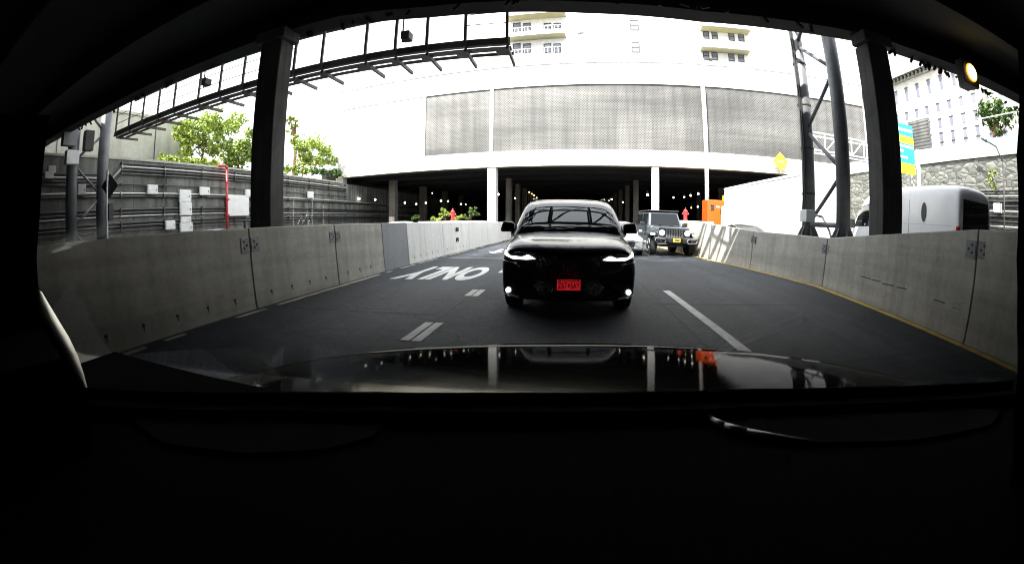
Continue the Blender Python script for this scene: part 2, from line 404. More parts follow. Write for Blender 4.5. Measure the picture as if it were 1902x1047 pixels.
def joint_plate(t_parent, x, y, side, h):
    bm = B(); hx = B()
    for sgn in (-1, 1):
        y0 = y + sgn * .03; y1 = y + sgn * .23; ya, yb = min(y0, y1), max(y0, y1); z0, z1 = h - .40, h - .16
        f = lambda z: x + side * (-.10 + .02 + (z / h - .1) * .08 / .885) - side * .004
        hexa(bm, [(f(z0), ya, z0), (f(z0) - side * .012, ya, z0), (f(z0) - side * .012, yb, z0), (f(z0), yb, z0), (f(z1), ya, z1), (f(z1) - side * .012, ya, z1), (f(z1) - side * .012, yb, z1), (f(z1), yb, z1)])
        for a, b in ((.35, .3), (.7, .5), (.35, .75)):
            zz = z0 + (z1 - z0) * b; disc(hx, (f(zz) - side * .014, ya + (yb - ya) * a, zz), (1, 0, 0), .018, .016, 8)
    pl = obj('splice_plate', bm, M['steel'], t_parent); split('bolt', hx, M['black'], pl)
llab = ['left barrier segment beside the camera car, mostly in shadow', 'long shaded left barrier segment ending at first bolted plate joint', 'left barrier segment between the two bolted plate joints',
        'stained left barrier segment right after the second plate joint', 'short smooth darker grey segment of the left barrier', 'bright left barrier segment after the dark grey one',
        'bright left barrier segment with small slots', 'left barrier segment next to the black car mirror', 'left barrier segment beyond the black car mirror', 'last left barrier segment meeting the tunnel column']
prev = None
for k in range(len(LB) - 1):
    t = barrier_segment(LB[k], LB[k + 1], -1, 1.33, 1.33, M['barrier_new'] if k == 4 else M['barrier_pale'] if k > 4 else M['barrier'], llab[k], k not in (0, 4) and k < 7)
    if k in (2, 3): joint_plate(t, LB[k][0], LB[k][1], -1, 1.33)
    if k == 6:
        bm = B()
        for yy in (18.3, 18.55):
            for zz in (1.0, .55): box(bm, -4.99, -4.955, yy - .05, yy + .05, zz - .09, zz + .09)
        split('slot', bm, M['black'], t)
rlab = ['right barrier segment behind the dark right edge', 'right barrier segment beside the camera car', 'long shaded right barrier segment below the steel tower and pillar', 'right barrier segment between its two bolted plate joints',
        'bright right barrier segment beside the grey jeep', 'right barrier segment behind the grey jeep', 'far right barrier segment near the orange truck cab', 'last right barrier segment at the tunnel column']
RH = [1.62, 1.62, 1.58, 1.22, 1.25, 1.47, 1.5, 1.5, 1.5]
for k in range(len(RB) - 1):
    t = barrier_segment(RB[k], RB[k + 1], 1, RH[k], RH[k + 1], M['barrier'], rlab[k], False)
    if k in (2, 3, 4): joint_plate(t, RB[k][0], RB[k][1], 1, RH[k])
def face_x(y, z, h):
    for (xa, ya), (xb, yb) in zip(RB, RB[1:]):
        if ya <= y <= yb: return xa + (xb - xa) * (y - ya) / (yb - ya) - .08 + (z / h - .1) * .09
scuffed = [o for o in bpy.data.objects if o.get('label', '').startswith('long shaded right barrier')][0]
rng = random.Random(8)
for (xa, ya), (xb, yb) in (((1592, 512), (1612, 518)), ((1618, 519), (1634, 523)), ((1640, 526), (1662, 531)), ((1672, 533), (1690, 537)), ((1752, 556), (1772, 563)), ((1790, 570), (1812, 579))):
    a, b = gx(xa, ya, 6.15), gx(xb, yb, 6.1); bm = B(); fa, fb = face_x(a.y, a.z, 1.3) - .004, face_x(b.y, b.z, 1.3) - .004
    hexa(bm, [(fa, a.y, a.z - .012), (fa + .003, a.y, a.z - .012), (fb + .003, b.y, b.z - .008), (fb, b.y, b.z - .008), (fa, a.y, a.z + .008), (fa + .003, a.y, a.z + .008), (fb + .003, b.y, b.z + .012), (fb, b.y, b.z + .012)])
    obj('tyre_scuff', bm, M['steeld'], scuffed)
# low platform behind right barrier that carries the steel tower, and median strip
bm = B(); box(bm, 7.02, 8.9, 8.6, 17.5, 0, 1.12); tag(obj('tower_plinth', bm, M['barrier'], bevel=.03), 'low concrete plinth behind right barrier carrying the steel tower', 'plinth')

# ================================================================== NEAR OVERPASS
t = thing('overpass', 'dark overpass deck overhead framing the view', 'overpass', (0, -10, 6))
EP = [(-40, 7.6), (-22, 7.9), (-15, 8.25), (-9.3, 8.36), (-6.3, 8.28), (-4.9, 8.27), (-3, 8.6), (-1.2, 8.72), (.5, 8.87), (3, 8.93), (5.1, 8.65), (7, 8.3), (9, 8.22), (10.9, 8.02), (14.2, 7.84), (30, 7.2), (42, 6.8)]
bm = B()
for (xa, ya), (xb, yb) in zip(EP, EP[1:]):
    hexa(bm, [(xa, -34, 6.55), (xb, -34, 6.55), (xb, yb - .3, 6.55), (xa, ya - .3, 6.55), (xa, -34, 7.1), (xb, -34, 7.1), (xb, yb - .1, 7.1), (xa, ya - .1, 7.1)])
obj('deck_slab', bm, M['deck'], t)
bm = B()
for (xa, ya), (xb, yb) in zip(EP, EP[1:]):
    hexa(bm, [(xa, ya - .55, 6.0), (xb, yb - .55, 6.0), (xb, yb, 6.0), (xa, ya, 6.0), (xa, ya - .55, 9.6), (xb, yb - .55, 9.6), (xb, yb, 9.6), (xa, ya, 9.6)])  # unseen top raised to keep the sun off the gantry posts
obj('edge_beam_with_shade_top', bm, M['deck'], t)
for k in range(13):
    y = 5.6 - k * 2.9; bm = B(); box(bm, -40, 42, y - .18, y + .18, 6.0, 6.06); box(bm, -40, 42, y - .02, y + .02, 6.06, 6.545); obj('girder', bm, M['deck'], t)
bm = B(); rng = random.Random(3)
for k in range(60):
    x = rng.uniform(-19, 6) if k < 36 else rng.uniform(8, 15); y = 8.0; tube(bm, (x, y + .1, 5.99), (x + rng.uniform(-.2, .2), y + .12, 5.99 - rng.uniform(.03, .16)), .045, 5)
split('rust_scab', bm, M['deck'], t)
bm = B(); box(bm, -40, 42, -34.6, -34.2, 0, 7.6); tag(obj('light_stop_wall', bm, M['deck']), 'unseen dark wall added behind the camera to keep light from under the overpass', 'wall')  # added across the road, out of view, to shut light out
def pillar(x0, x1, y0, y1, ztop, label, m=M['pillar']):
    t = thing('bridge_pillar', label, 'pillar', ((x0 + x1) / 2, (y0 + y1) / 2, 0), 'pillars holding up the overpass')
    bm = B(); box(bm, x0, x1, y0, y1, 0, ztop); obj('shaft', bm, m, t, bevel=.025)
    bm = B(); box(bm, x0 - .12, x1 + .12, y0 - .1, min(y1 + .1, 8.1), ztop + .002, 6.0 - .003); obj('cap', bm, m, t, bevel=.02)
    return t
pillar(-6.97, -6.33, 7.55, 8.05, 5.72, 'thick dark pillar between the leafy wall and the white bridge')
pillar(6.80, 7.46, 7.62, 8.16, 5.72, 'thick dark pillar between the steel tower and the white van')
# flood lamp
t = thing('flood_lamp', 'glowing yellow white floodlight under the overpass edge', 'lamp', (9.75, 6.6, 5.8))
p = gz(1803, 135, 5.7)
bm = B(); box(bm, p.x - .36, p.x + .36, p.y, p.y + .28, p.z - .34, p.z + .30); hs = obj('housing', bm, M['steeld'], t, bevel=.02)
bm = B(); disc(bm, (p.x, p.y - .04, p.z - .01), (0, 1, 0), .19, .06, 24); obj('lens', bm, M['glowy'], t)
bm = B(); disc(bm, (p.x, p.y - .035, p.z - .01), (0, 1, 0), .245, .04, 24); obj('lens_glow_ring', bm, mat('amber_glow_ring', (.9, .5, .1), .4, emit=(1, .50, .06), es=.35), t, bevel=.01)  # added glowing ring imitates the yellow glow around the lens
bm = B(); tube(bm, (p.x, p.y + .15, p.z + .15), (p.x, p.y + .15, 6.0), .03); obj('bracket', bm, M['steeld'], t)
bm = B(); box(bm, p.x + .35, p.x + .8, p.y + .6, p.y + .8, p.z - .15, 6.0)
tag(obj('hanging_bracket', bm, M['steeld']), 'dark steel bracket hanging under overpass beside the floodlight', 'bracket')

# ================================================================== GANTRY: towers, walkway
def tower(X, ys, ztop, r, label, base, boxes):
    t = thing('gantry_tower', label, 'tower', (X, sum(ys) / 2, base), 'steel gantry towers')
    for y in ys:
        bm = B(); tube(bm, (X, y, base), (X, y, ztop), r, 20); c = obj('post', bm, M['steel'], t, True)
        c.data.polygons.foreach_set('use_smooth', [len(p.vertices) == 4 for p in c.data.polygons])
        bm = B(); disc(bm, (X, y, base + .03), (0, 0, 1), r * 1.9, .06, 20)
        for a in range(6):
            an = a * PI / 3 + .3; c_, s_ = math.cos(an), math.sin(an)
            prism(bm, [(X + c_ * r, y + s_ * r, base + .06), (X + c_ * r * 1.8, y + s_ * r * 1.8, base + .06), (X + c_ * r, y + s_ * r, base + .40)], (-s_ * .02, c_ * .02, 0))
        obj('foot_plate', bm, M['steel'], t)
    z = base + .45; k = 0; ya, yb = ys
    bm = B(); tube(bm, (X, ya, z), (X, yb, z), .075, 12); obj('brace', bm, M['steel'], t, True)
    while z < ztop - 1:
        bm = B(); z2 = z + 1.45
        tube(bm, (X, ya if k % 2 else yb, z), (X, yb if k % 2 else ya, z2), .062, 12); obj('brace', bm, M['steel'], t, True); z = z2; k += 1
    return t
tr = tower(7.45, (10.12, 12.08), 10, .215, 'two post grey steel tower with black cables behind right barrier', 1.12, None)
bm = B()
for dx in (-.20, -.27): poly(bm, [(7.45 + dx, 11.92, 9.2), (7.45 + dx, 11.92, 3.0), (7.36 + dx, 11.88, 1.9)], .028)
obj('cable', bm, M['cable'], tr)
bm = B()
for z in (2.5, 3.9, 5.3, 6.7): disc(bm, (7.45, 12.08, z), (0, 0, 1), .235, .05, 18)
split('strap', bm, M['steeld'], tr)
jb = thing('junction_box', 'grey metal junction box on legs at foot of the cabled tower', 'box', (7.15, 11.6, 1.12))
bm = B(); box(bm, 6.92, 7.22, 11.35, 11.75, 1.62, 1.98); obj('cabinet', bm, M['steell'], jb, bevel=.015)
bm = B(); poly(bm, [(6.97, 11.4, 1.62), (6.97, 11.4, 1.12)], .025); poly(bm, [(7.06, 11.6, 1.62), (7.06, 11.6, 1.12)], .025); obj('leg', bm, M['steeld'], jb)
bm = B(); poly(bm, [(7.22, 11.45, 1.85), (7.42, 11.2, 1.8), (7.5, 10.9, 1.4), (7.5, 10.75, 1.12)], .035); obj('elbow_pipe', bm, M['pipel'], jb, True)
tl = tower(-20.0, (8.5, 10.28), 10, .30, 'two post grey steel tower in front of the conduit wall', 0, None)
for k, (x, y, w, h) in enumerate(((128, 250, .7, 1.0), (133, 293, .7, .6), (164, 262, .5, .9))):
    p = gx(x, y, -19.6); bm = B(); box(bm, p.x - .15, p.x + .2, p.y - w / 2, p.y + w / 2, p.z - h / 2, p.z + h / 2)
    obj('control_box', bm, (M['steel'], M['boxw'], M['steeld'])[k], tl, bevel=.02)

t = thing('gantry_truss', 'big steel truss beam joining the two gantry towers overhead', 'gantry', (-6, 11, 8.2))
bm = B()
for y in (10.12, 12.08):
    for z in (8.2, 9.8): tube(bm, (-20.2, y, z), (7.7, y, z), .13, 10)
obj('chord', bm, M['steeld'], t)
bm = B(); x = -20.0; k = 0
while x < 7.3:
    for y in (10.12, 12.08):
        tube(bm, (x, y, 8.2), (x, y, 9.8), .05, 8); tube(bm, (x, y, 8.2 if k % 2 else 9.8), (min(x + 1.6, 7.45), y, 9.8 if k % 2 else 8.2), .06, 8)
    for z in (8.2, 9.8): tube(bm, (x, 10.12, z), (x, 12.08, z), .05, 8)
    tube(bm, (x, 10.12, 8.2), (min(x + 1.6, 7.45), 12.08, 8.2), .05, 8)
    x += 1.6; k += 1
obj('lattice', bm, M['steeld'], t)
t = thing('gantry_walkway', 'dark steel walkway with railing hanging below the overpass edge', 'walkway', (-9, 9.6, 5.5))
YN, YF, ZC = 9.4, 10.05, 5.5
bm = B(); box(bm, -17.3, -1.35, YN - .03, YN + .03, ZC + .02, ZC + .17); box(bm, -17.3, -1.35, YN - .06, YN + .07, ZC - .02, ZC + .018); obj('near_channel', bm, M['cat'], t)
bm = B(); box(bm, -17.3, -1.35, YF - .02, YF + .02, ZC - .03, ZC + .05); obj('far_channel', bm, M['cat'], t)
px = [-17.1, -15.95, -14.87, -13.77, -12.74, -11.33, -10.27, -9.22, -8.2, -7.25, -6.32, -5.0, -4.17, -3.35, -2.40, -1.41]
bm = B(); box(bm, -17.3, -1.35, YN + .14, YN + .38, ZC - .03, ZC); obj('grating', bm, M['cat'], t)
for a, b in zip(px, px[1:]):
    bm = B(); m_ = (a + b) / 2; box(bm, b - (b - a) * .34, b - .0, YN + .385, YF - .03, ZC - .03, ZC); obj('deck_plate', bm, M['cat'], t)
for x in px:
    bm = B(); box(bm, x - .035, x + .035, YN - .095, YN - .035, ZC - .02, ZC + 1.15); obj('post', bm, M['cat'], t)
    bm = B(); hexa(bm, [(x - .03, YN, ZC - .13), (x + .03, YN, ZC - .13), (x + .03, YF + .55, ZC - .13), (x - .03, YF + .55, ZC - .13), (x - .03, YN, ZC - .04), (x + .03, YN, ZC - .04), (x + .03, YF + .55, ZC - .04), (x - .03, YF + .55, ZC - .04)]); obj('outrigger', bm, M['cat'], t)
bm = B()
for z in (.45, .8, 1.13): tube(bm, (-17.1, YN - .065, ZC + z), (-7.3, YN - .065, ZC + z), .014, 6)
for z in (.55, .85, 1.1): tube(bm, (-2.4, YN - .065, ZC + z), (-1.41, YN - .065, ZC + z), .012, 6)
tube(bm, (-7.3, YN - .065, ZC + 1.13), (-1.41, YN - .065, ZC + 1.13), .014, 6); obj('rail', bm, M['cat'], t)
def hang_cam(x, y, Y, label):
    p = gy(x, y, Y); t = thing('traffic_camera', label, 'camera', p, 'traffic cameras hanging by the walkway')
    bm = B(); box(bm, p.x - .12, p.x + .1, p.y - .1, p.y + .2, p.z - .12, p.z + .1); obj('housing', bm, M['steeld'], t, bevel=.02)
    bm = B(); poly(bm, [(p.x - .1, p.y, p.z + .9), (p.x - .1, p.y, p.z - .16), (p.x, p.y, p.z - .18)], .022); obj('arm', bm, M['cat'], t)
hang_cam(755, 66, 9.2, 'small dark camera hanging above the middle of the walkway')
hang_cam(382, 152, 9.2, 'small dark camera hanging above the left part of walkway')

# ================================================================== LEFT RETAINING WALL
t = thing('retaining_wall', 'grey concrete retaining wall covered in conduits on the left', 'wall', (-21.8, 20, 0))
bm = B()
y = -6.0
while y < 120:
    h = 5.35; box(bm, -22.4, -21.5, y + .012, y + 2.4 - .012, 0, h); y += 2.4
obj('panel', bm, M['wallconc'], t)
bm = B(); box(bm, -22.5, -21.44, -6, 36, 5.352, 5.47); obj('coping', bm, M['pale_wall'], t)
for k, (z, r, x1) in enumerate(((5.15, .05, 35), (4.98, .055, 36), (4.80, .055, 37), (4.62, .05, 37), (4.08, .035, 37), (3.62, .06, 60), (3.46, .06, 60), (2.80, .065, 60), (2.62, .05, 60), (2.46, .04, 60), (2.12, .06, 60), (1.95, .06, 60), (1.72, .03, 60))):
    bm = B(); y0 = 12.4 - k * .04 if k < 4 else 4.0
    if k < 4: poly(bm, [(-21.4, 4.5, z - .62), (-21.4, y0 - .7, z - .62), (-21.4, y0, z), (-21.4, x1, z)], r)
    else: tube(bm, (-21.4, y0, z), (-21.4, x1, z), r, 8)
    yy = 6
    while yy < 40: box(bm, -21.50, -21.3 + .02, yy, yy + .09, z - r * 1.25, z + r * 1.25); yy += 3.1
    obj('conduit', bm, (M['pipe'], M['pipel'], M['pipe'], M['pipe'])[k % 4], t, False)
for yv in (22.6, 23.3, 25.1, 26.2, 28.4, 30.5, 31.2, 33):
    bm = B(); box(bm, -21.5, -21.36, yv, yv + .12, 1.4, 2.3 + (yv * 7 % 1.3)); obj('upright', bm, M['pipe'] if yv < 28 else M['pipel'], t)
# boxes on the wall
def wallbox(x, y, w, h, label, m=None, name='electrical_box', cat='box', X=-21.2, group='boxes on the conduit wall', door=True):
    p = gx(x, y, X); t = thing(name, label, cat, p, group)
    bm = B(); box(bm, X - .14, X, p.y - w / 2, p.y + w / 2, p.z - h / 2, p.z + h / 2); obj('case', bm, m or M['boxw'], t, bevel=.02)
    if door:
        bm = B(); box(bm, X + .003, X + .02, p.y - w * .42, p.y + w * .42, p.z - h * .42, p.z + h * .42); dd = obj('door', bm, m or M['boxw'], t)
        bm = B(); box(bm, X + .021, X + .04, p.y + w * .30, p.y + w * .35, p.z - .06, p.z + .04); obj('latch', bm, M['steeld'], dd)
    return t
wallbox(284, 352, .75, .5, 'small white box left of the stacked column of boxes')
wallbox(381, 355, .85, .5, 'small white box between stacked boxes and red pipe')
wallbox(345, 364, .95, .72, 'topmost white box of the stack on the conduit wall')
wallbox(346, 388, .95, .75, 'second white box from top of the stack', X=-21.19)
wallbox(346, 408, .85, .36, 'thin third box of the white stack')
wallbox(347, 422, 1.0, .52, 'bottom white box of the stack above the barrier')
wallbox(317, 418, .75, .5, 'white box low on wall left of the stack')
wallbox(443, 382, 2.2, 1.35, 'large blank white panel right of the red pipe', name='blank_sign_board', cat='board', door=False)
wallbox(462, 359, .6, .5, 'little white box above the large white panel beside pillar')
wallbox(97, 314, .45, .3, 'upper small white plate at far left of wall', door=False, name='white_plate', cat='plate', group='white plates at far left')
wallbox(92, 325, .5, .3, 'lower small white plate at far left of wall', door=False, name='white_plate', cat='plate', group='white plates at far left')
wallbox(152, 352, .5, .5, 'grey framed box behind the steel tower braces', M['pipel'])
wallbox(578, 362, .9, .55, 'white box on wall right of the dark pillar')
# red standpipe
t = thing('red_standpipe', 'bright red vertical pipe on the conduit wall', 'pipe', gx(421, 420, -21.0))
a, b_, c, d_ = gx(423, 424, -21.0), gx(422, 312, -21.0), gx(418, 308, -21.0), gx(406, 308, -21.1)
bm = B(); poly(bm, [(a.x, a.y, 0), b_, c, d_], .085, 12); obj('pipe', bm, M['redp'], t, True)
bm = B()
for z in (2.3, 3.3, 4.4): disc(bm, (-21, a.y - .0, z), (0, 0, 1), .15, .12, 12)
split('coupling', bm, M['redp'], t)
# diamond sign seen edge-on
t = thing('warning_sign', 'black backed diamond sign on pole before the conduit wall', 'sign', gx(201, 440, -17.5))
a, b_ = gx(200, 317, -17.5), gx(199, 441, -17.5)
bm = B(); tube(bm, (a.x, a.y, 0), a, .05); obj('pole', bm, M['steell'], t)
c = gx(207, 345, -17.5); bm = B(); e = .42
prism(bm, [(c.x, c.y - .1, c.z - e * 1.2), (c.x + .3, c.y + .2, c.z), (c.x, c.y - .1, c.z + e * 1.2), (c.x - .3, c.y - .4, c.z)], (-.02, .03, 0)); obj('sign_plate', bm, M['plastic'], t)
c = gx(205, 394, -17.5); bm = B(); box(bm, c.x - .1, c.x + .1, c.y - .12, c.y + .12, c.z - .35, c.z + .35); obj('control_box', bm, M['plastic'], t)
# graffiti
p = [gx(x, y, -21.45) for x, y in ((553, 416), (560, 402), (562, 414), (570, 399), (572, 415), (578, 402), (580, 414))]
bm = B(); poly(bm, p, .05, 6); tag(obj('graffiti', bm, M['boxw']), 'white zigzag graffiti scrawl low on the wall right of pillar', 'graffiti')
# ledge soil, pale wall behind
bm = B(); box(bm, -27, -22.42, -6, 60, 4.9, 5.3); struct('terrace_ground', bm, M['soil'])
t = thing('pale_wall', 'pale concrete wall above the conduit wall behind the trees', 'wall', (-26.5, 14, 5.3))
bm = B(); box(bm, -27.2, -26.6, -4, 21.5, 5.0, 9.3); obj('wall', bm, M['pale_wall'], t)
bm = B(); box(bm, -27.3, -26.5, -4, 21.6, 9.303, 9.5); obj('coping', bm, M['pale_wall'], t)
bm = B()
for y in (2, 6, 10, 14, 18): box(bm, -26.6, -26.55, y, y + .05, 5.3, 9.3)
obj('joint', bm, M['pipe'], t)
# distant facades behind the trees
def facade_block(name, label, cat, x0, x1, y0, y1, z1, wm, face, floors, cols, ww=1.2, wh=1.5, z0=0, zf=6):
    t = thing(name, label, cat, ((x0 + x1) / 2, (y0 + y1) / 2, 0)); bm = B(); box(bm, x0, x1, y0, y1, z0, z1); obj('wall', bm, wm, t)
    bm = B(); box(bm, x0 - .3, x1 + .3, y0 - .3, y1 + .3, z1 + .003, z1 + .5); obj('cornice', bm, wm, t)
    for i in range(floors):
        z = zf + i * 3.1
        for j in range(cols):
            bm = B()
            if face == '+x': y = y0 + (j + .5) * (y1 - y0) / cols; box(bm, x1 - .1, x1 + .02, y - ww / 2, y + ww / 2, z, z + wh)
            else: x = x0 + (j + .5) * (x1 - x0) / cols; box(bm, x - ww / 2, x + ww / 2, y0 - .02, y0 + .1, z, z + wh)
            obj('window', bm, M['bwin'], t)
    return t
M['brick'] = painted('red_brick', (.34, .13, .09), .85, 0, .7)
facade_block('terrace_house', 'small pale blue house far beyond the walkway at left', 'building', -62, -48, 22, 36, 13.5, M['bluewall'], '+x', 2, 4, zf=9)

# ================================================================== TREES
def tree(label, base, h, blobs, n, size, m, lean=(0, 0), seed=1, name='tree'):
    t = thing(name, label, 'tree' if name != 'shrub' else 'shrub', base); base = Vector(base); bm = B(); rng = random.Random(seed)
    top = base + Vector((lean[0], lean[1], h)); mid = base.lerp(top, .5) + Vector((.1, .15, 0))
    tube(bm, base, mid, h * .035, 8, h * .026); tube(bm, mid, top, h * .026, 8, h * .012)
    for c, r in blobs: tube(bm, base.lerp(top, rng.uniform(.35, .8)), Vector(c), h * .014, 6, h * .006)
    obj('trunk', bm, M['bark'], t); foliage('crown', blobs, n, size, m, t, seed); return t
def bl(X, lst):
    out = []
    for x, y, rp in lst:
        p = gx(x, y, X); dd = (p - Vector((0, 0, H))).length; out.append((p, rp * dd / F_PX))
    return out
b0 = gx(372, 305, -24); tree('broad sunlit yellow green tree on the terrace left of the pillar', (b0.x, b0.y, 5.3), 3.2,
     bl(-24, [(350, 232, 20), (385, 225, 24), (345, 255, 22), (415, 238, 22), (375, 262, 24), (405, 275, 20), (350, 285, 14), (440, 225, 16), (330, 245, 12)]), 6500, .13, M['leafy'], seed=2)
b0 = gx(440, 300, -24.6); tree('darker green bushy tree touching the pillar', (b0.x, b0.y, 5.3), 2.6,
     bl(-24.6, [(430, 285, 20), (455, 270, 20), (465, 290, 20), (445, 300, 16), (470, 250, 14), (425, 305, 12)]), 4500, .13, M['leaf'], seed=3)
b0 = gx(560, 320, -24.2); tree('leafy green tree right of the dark pillar', (b0.x, b0.y, 5.3), 3.0,
     bl(-24.2, [(560, 275, 17), (585, 268, 17), (605, 285, 15), (570, 295, 16), (595, 300, 14), (620, 300, 10), (545, 262, 10)]), 5500, .13, M['leafy'], seed=4)
b0 = gx(548, 235, -27); tree('thin pale sapling high beside the pillar', (b0.x, b0.y, 5.3), 7.0,
     bl(-27, [(546, 232, 11), (552, 250, 9), (540, 222, 8)]), 420, .2, M['leafy'], seed=5)
for k, (xs, lab, mm) in enumerate((((300, 315, 330, 345), 'low yellow shrub spilling over the wall top at left', 'leafy'), ((360, 380, 398), 'low pale shrub spilling over the wall beside the red pipe', 'leafy'),
        ((530, 550, 568), 'pale shrub over the wall top just right of the pillar', 'leaf'), ((585, 600, 618, 628), 'dark vine covered shrub at the end of the left wall', 'leafd'))):
    pts = bl(-22.2, [(x, 297 + (x - 300) * .075, 8.5) for x in xs]); c = pts[len(pts) // 2][0]
    tree(lab, (c.x, c.y, 5.3), .7, pts, 1800, .11, M[mm], seed=10 + k, name='shrub')

# ================================================================== FAR BRIDGE (skewed): built in local x, placed rotated
C0 = 36.0
def LX(x, y=320, c=C0): return lp(x, y, c)[0]
xl, xr = LX(630), 27.5
t = thing('bridge_building', 'wide white bridge building with grey perforated screen over the tunnel mouth', 'building')
bm = B(); box(bm, xl - .3, xr, 0, .8, 6.15, 6.42); obj('lip', bm, painted('cream_lip', (.62, .58, .44), .7, 0, .8), t)
bm = B(); box(bm, xl - .3, xr, .06, .8, 6.423, 7.5); obj('fascia', bm, M['white_conc'], t)
bm = B(); box(bm, LX(785), xr, .12, .7, 7.503, 13.3); obj('screen', bm, M['screen'], t)
bm = B(); box(bm, xl - .3, LX(785) - .003, .10, .72, 7.503, 13.3); obj('glare_panel', bm, M['white_conc'], t)  # plain white panel stands in for glare washing out the screen
bm = B(); box(bm, xl - .3, xr, .0, .8, 13.303, 15.3); obj('parapet', bm, M['white_conc'], t)
bm = B(); box(bm, xl - .4, xr, -.1, .9, 15.303, 15.45); obj('coping', bm, M['white_conc'], t)
for x in (xl + .1, LX(785), LX(912)):
    bm = B(); w = .16 if x < 0 else .05; box(bm, x - w, x + w, .03, .12, 7.5, 13.3); obj('mullion', bm, M['white_conc'], t)
SH = math.tan(-ANG)
def sbox(bm, x0, x1, y0, y1, z0, z1):      # box whose long sides run along the road
    a, b = -y0 * SH, -y1 * SH
    return hexa(bm, [(x0 + a, y0, z0), (x1 + a, y0, z0), (x1 + b, y1, z0), (x0 + b, y1, z0), (x0 + a, y0, z1), (x1 + a, y0, z1), (x1 + b, y1, z1), (x0 + b, y1, z1)])
bm = B(); sbox(bm, xl - 3, xr + 3, .82, 150, 6.2, 7.2); obj('soffit', bm, M['deck'], t)
bm = B()
for k in range(19): sbox(bm, xl, xr, 3 + k * 6, 3.5 + k * 6, 5.85, 6.198)
obj('soffit_beam', bm, M['deck'], t)
def colm(x, y, w, d, m, z=6.148):
    if y > 1: x -= y * SH
    bm = B(); box(bm, x - w / 2, x + w / 2, y - d / 2, y + d / 2, 0, z); obj('column', bm, m, t, bevel=.03)
cA, cB = (LX(905, 310) + LX(920, 310)) / 2, (LX(1212, 310) + LX(1223, 310)) / 2
colm(cA, .45, .78, .7, M['white_conc']); colm(cB, .45, .60, .7, M['white_conc']); colm(xl - .05, .45, .95, .7, M['pale_wall'])
for k in range(8):
    y = 7 + k * 6.5
    colm(cA + .55 + k * .10, y, .55, .6, M['tunnelcol'], 5.84); colm(cB - .3 - k * .05, y + 2, .55, .6, M['tunnelcol'], 5.84)
for k in range(5): colm(-18.3 + k * .1, 3.5 + k * 9, .7, .7, M['tunnelcol'], 5.84)
for k in range(3): colm(17.5, 5 + k * 9, .6, .6, M['tunnelcol'], 5.84)
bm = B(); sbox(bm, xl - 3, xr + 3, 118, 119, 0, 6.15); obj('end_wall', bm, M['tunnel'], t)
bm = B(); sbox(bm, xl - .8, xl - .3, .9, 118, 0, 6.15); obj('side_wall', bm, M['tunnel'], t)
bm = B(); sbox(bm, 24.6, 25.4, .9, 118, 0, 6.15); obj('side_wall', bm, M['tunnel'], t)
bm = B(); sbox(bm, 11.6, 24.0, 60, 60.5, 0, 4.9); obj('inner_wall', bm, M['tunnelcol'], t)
p = (LX(1303, 200) + LX(1311, 200)) / 2
bm = B(); tube(bm, (p, -.25, 0), (p, -.25, 13.2), .17, 14); obj('drain_pipe', bm, M['boxw'], t, True)
# interior conduit bands on left side
bm = B()
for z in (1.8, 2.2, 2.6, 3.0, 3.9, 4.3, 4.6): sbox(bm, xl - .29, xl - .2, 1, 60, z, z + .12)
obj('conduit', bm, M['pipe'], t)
place(t, (0, C0, 0), ANG)
# lamps in the tunnel
def lamp(x, y, depth, r, label, m='glow'):
    p = gp(x, y, depth); t = thing('tunnel_lamp', label, 'lamp', p, 'small round lamps glowing inside the tunnel')
    bm = B(); ball(bm, p, r * .75, 2); obj('globe', bm, M[m], t, True)
    bm = B(); tube(bm, p + Vector((0, r * .5, r)), p + Vector((0, r * .5, r + .25)), .04, 6); obj('mount', bm, M['steeld'], t)
side_lamps = [(667, 369, 37.5, .15), (697, 371, 38.5, .12), (752, 377, 41, .13), (773, 379, 43, .12), (791, 377, 44, .12), (819, 373, 48, .12), (832, 374, 50, .12), (856, 379, 54, .12), (865, 380, 57, .09), (803, 359, 44, .07)]
names_l = ['first lamp right of the left tunnel pier', 'lamp on the dark column near left tunnel pier', 'third bright lamp in left tunnel opening', 'fourth lamp in left tunnel opening', 'fifth lamp in left tunnel opening',
           'lamp above the left green bush', 'lamp above the red hydrant at left', 'lamp left of the right green bush', 'dim lamp touching the right green bush', 'faint high lamp in left tunnel opening']
for a, lb in zip(side_lamps, names_l): lamp(*a, lb)
mid = [(983, 357, 50, .10, 'highest amber lamp of the row above car roof'), (988, 360, 56, .11, 'second amber lamp of the row above car roof'), (992, 363, 62, .12, 'third amber lamp of the row above car roof'), (997, 367, 70, .12, 'lowest amber lamp of the row above car roof')]
for x, y, d_, r, lb in mid: lamp(x, y, d_, r, lb, 'amber')
lamp(957, 368, 44, .09, 'lamp between inner left columns'); lamp(926, 361, 40, .13, 'lamp beside the left white tunnel column')
for x, y, d_, r, lb in ((1136, 370, 60, .12, 'upper of two lamps right of the car roof'), (1131, 373, 60, .08, 'lower dim lamp right of the car roof'), (1157, 376, 52, .1, 'left lamp of the pair before inner right columns'), (1165, 374, 52, .12, 'right lamp of the pair before inner right columns'),
        (1203, 362, 38, .13, 'lamp beside the right white tunnel column'), (1251, 367, 45, .10, 'first lamp right of the right white column'), (1271, 366, 45, .10, 'second lamp right of the right white column'),
        (1283, 363, 42, .12, 'third lamp right of the right white column'), (1297, 360, 42, .13, 'highest lamp beside the thin white drain pipe'), (1296, 384, 42, .10, 'low lamp beside the thin white drain pipe')):
    lamp(x, y, d_, r, lb)
lamp(1284, 386, 42, .09, 'low amber lamp above the right hydrant', 'amber')
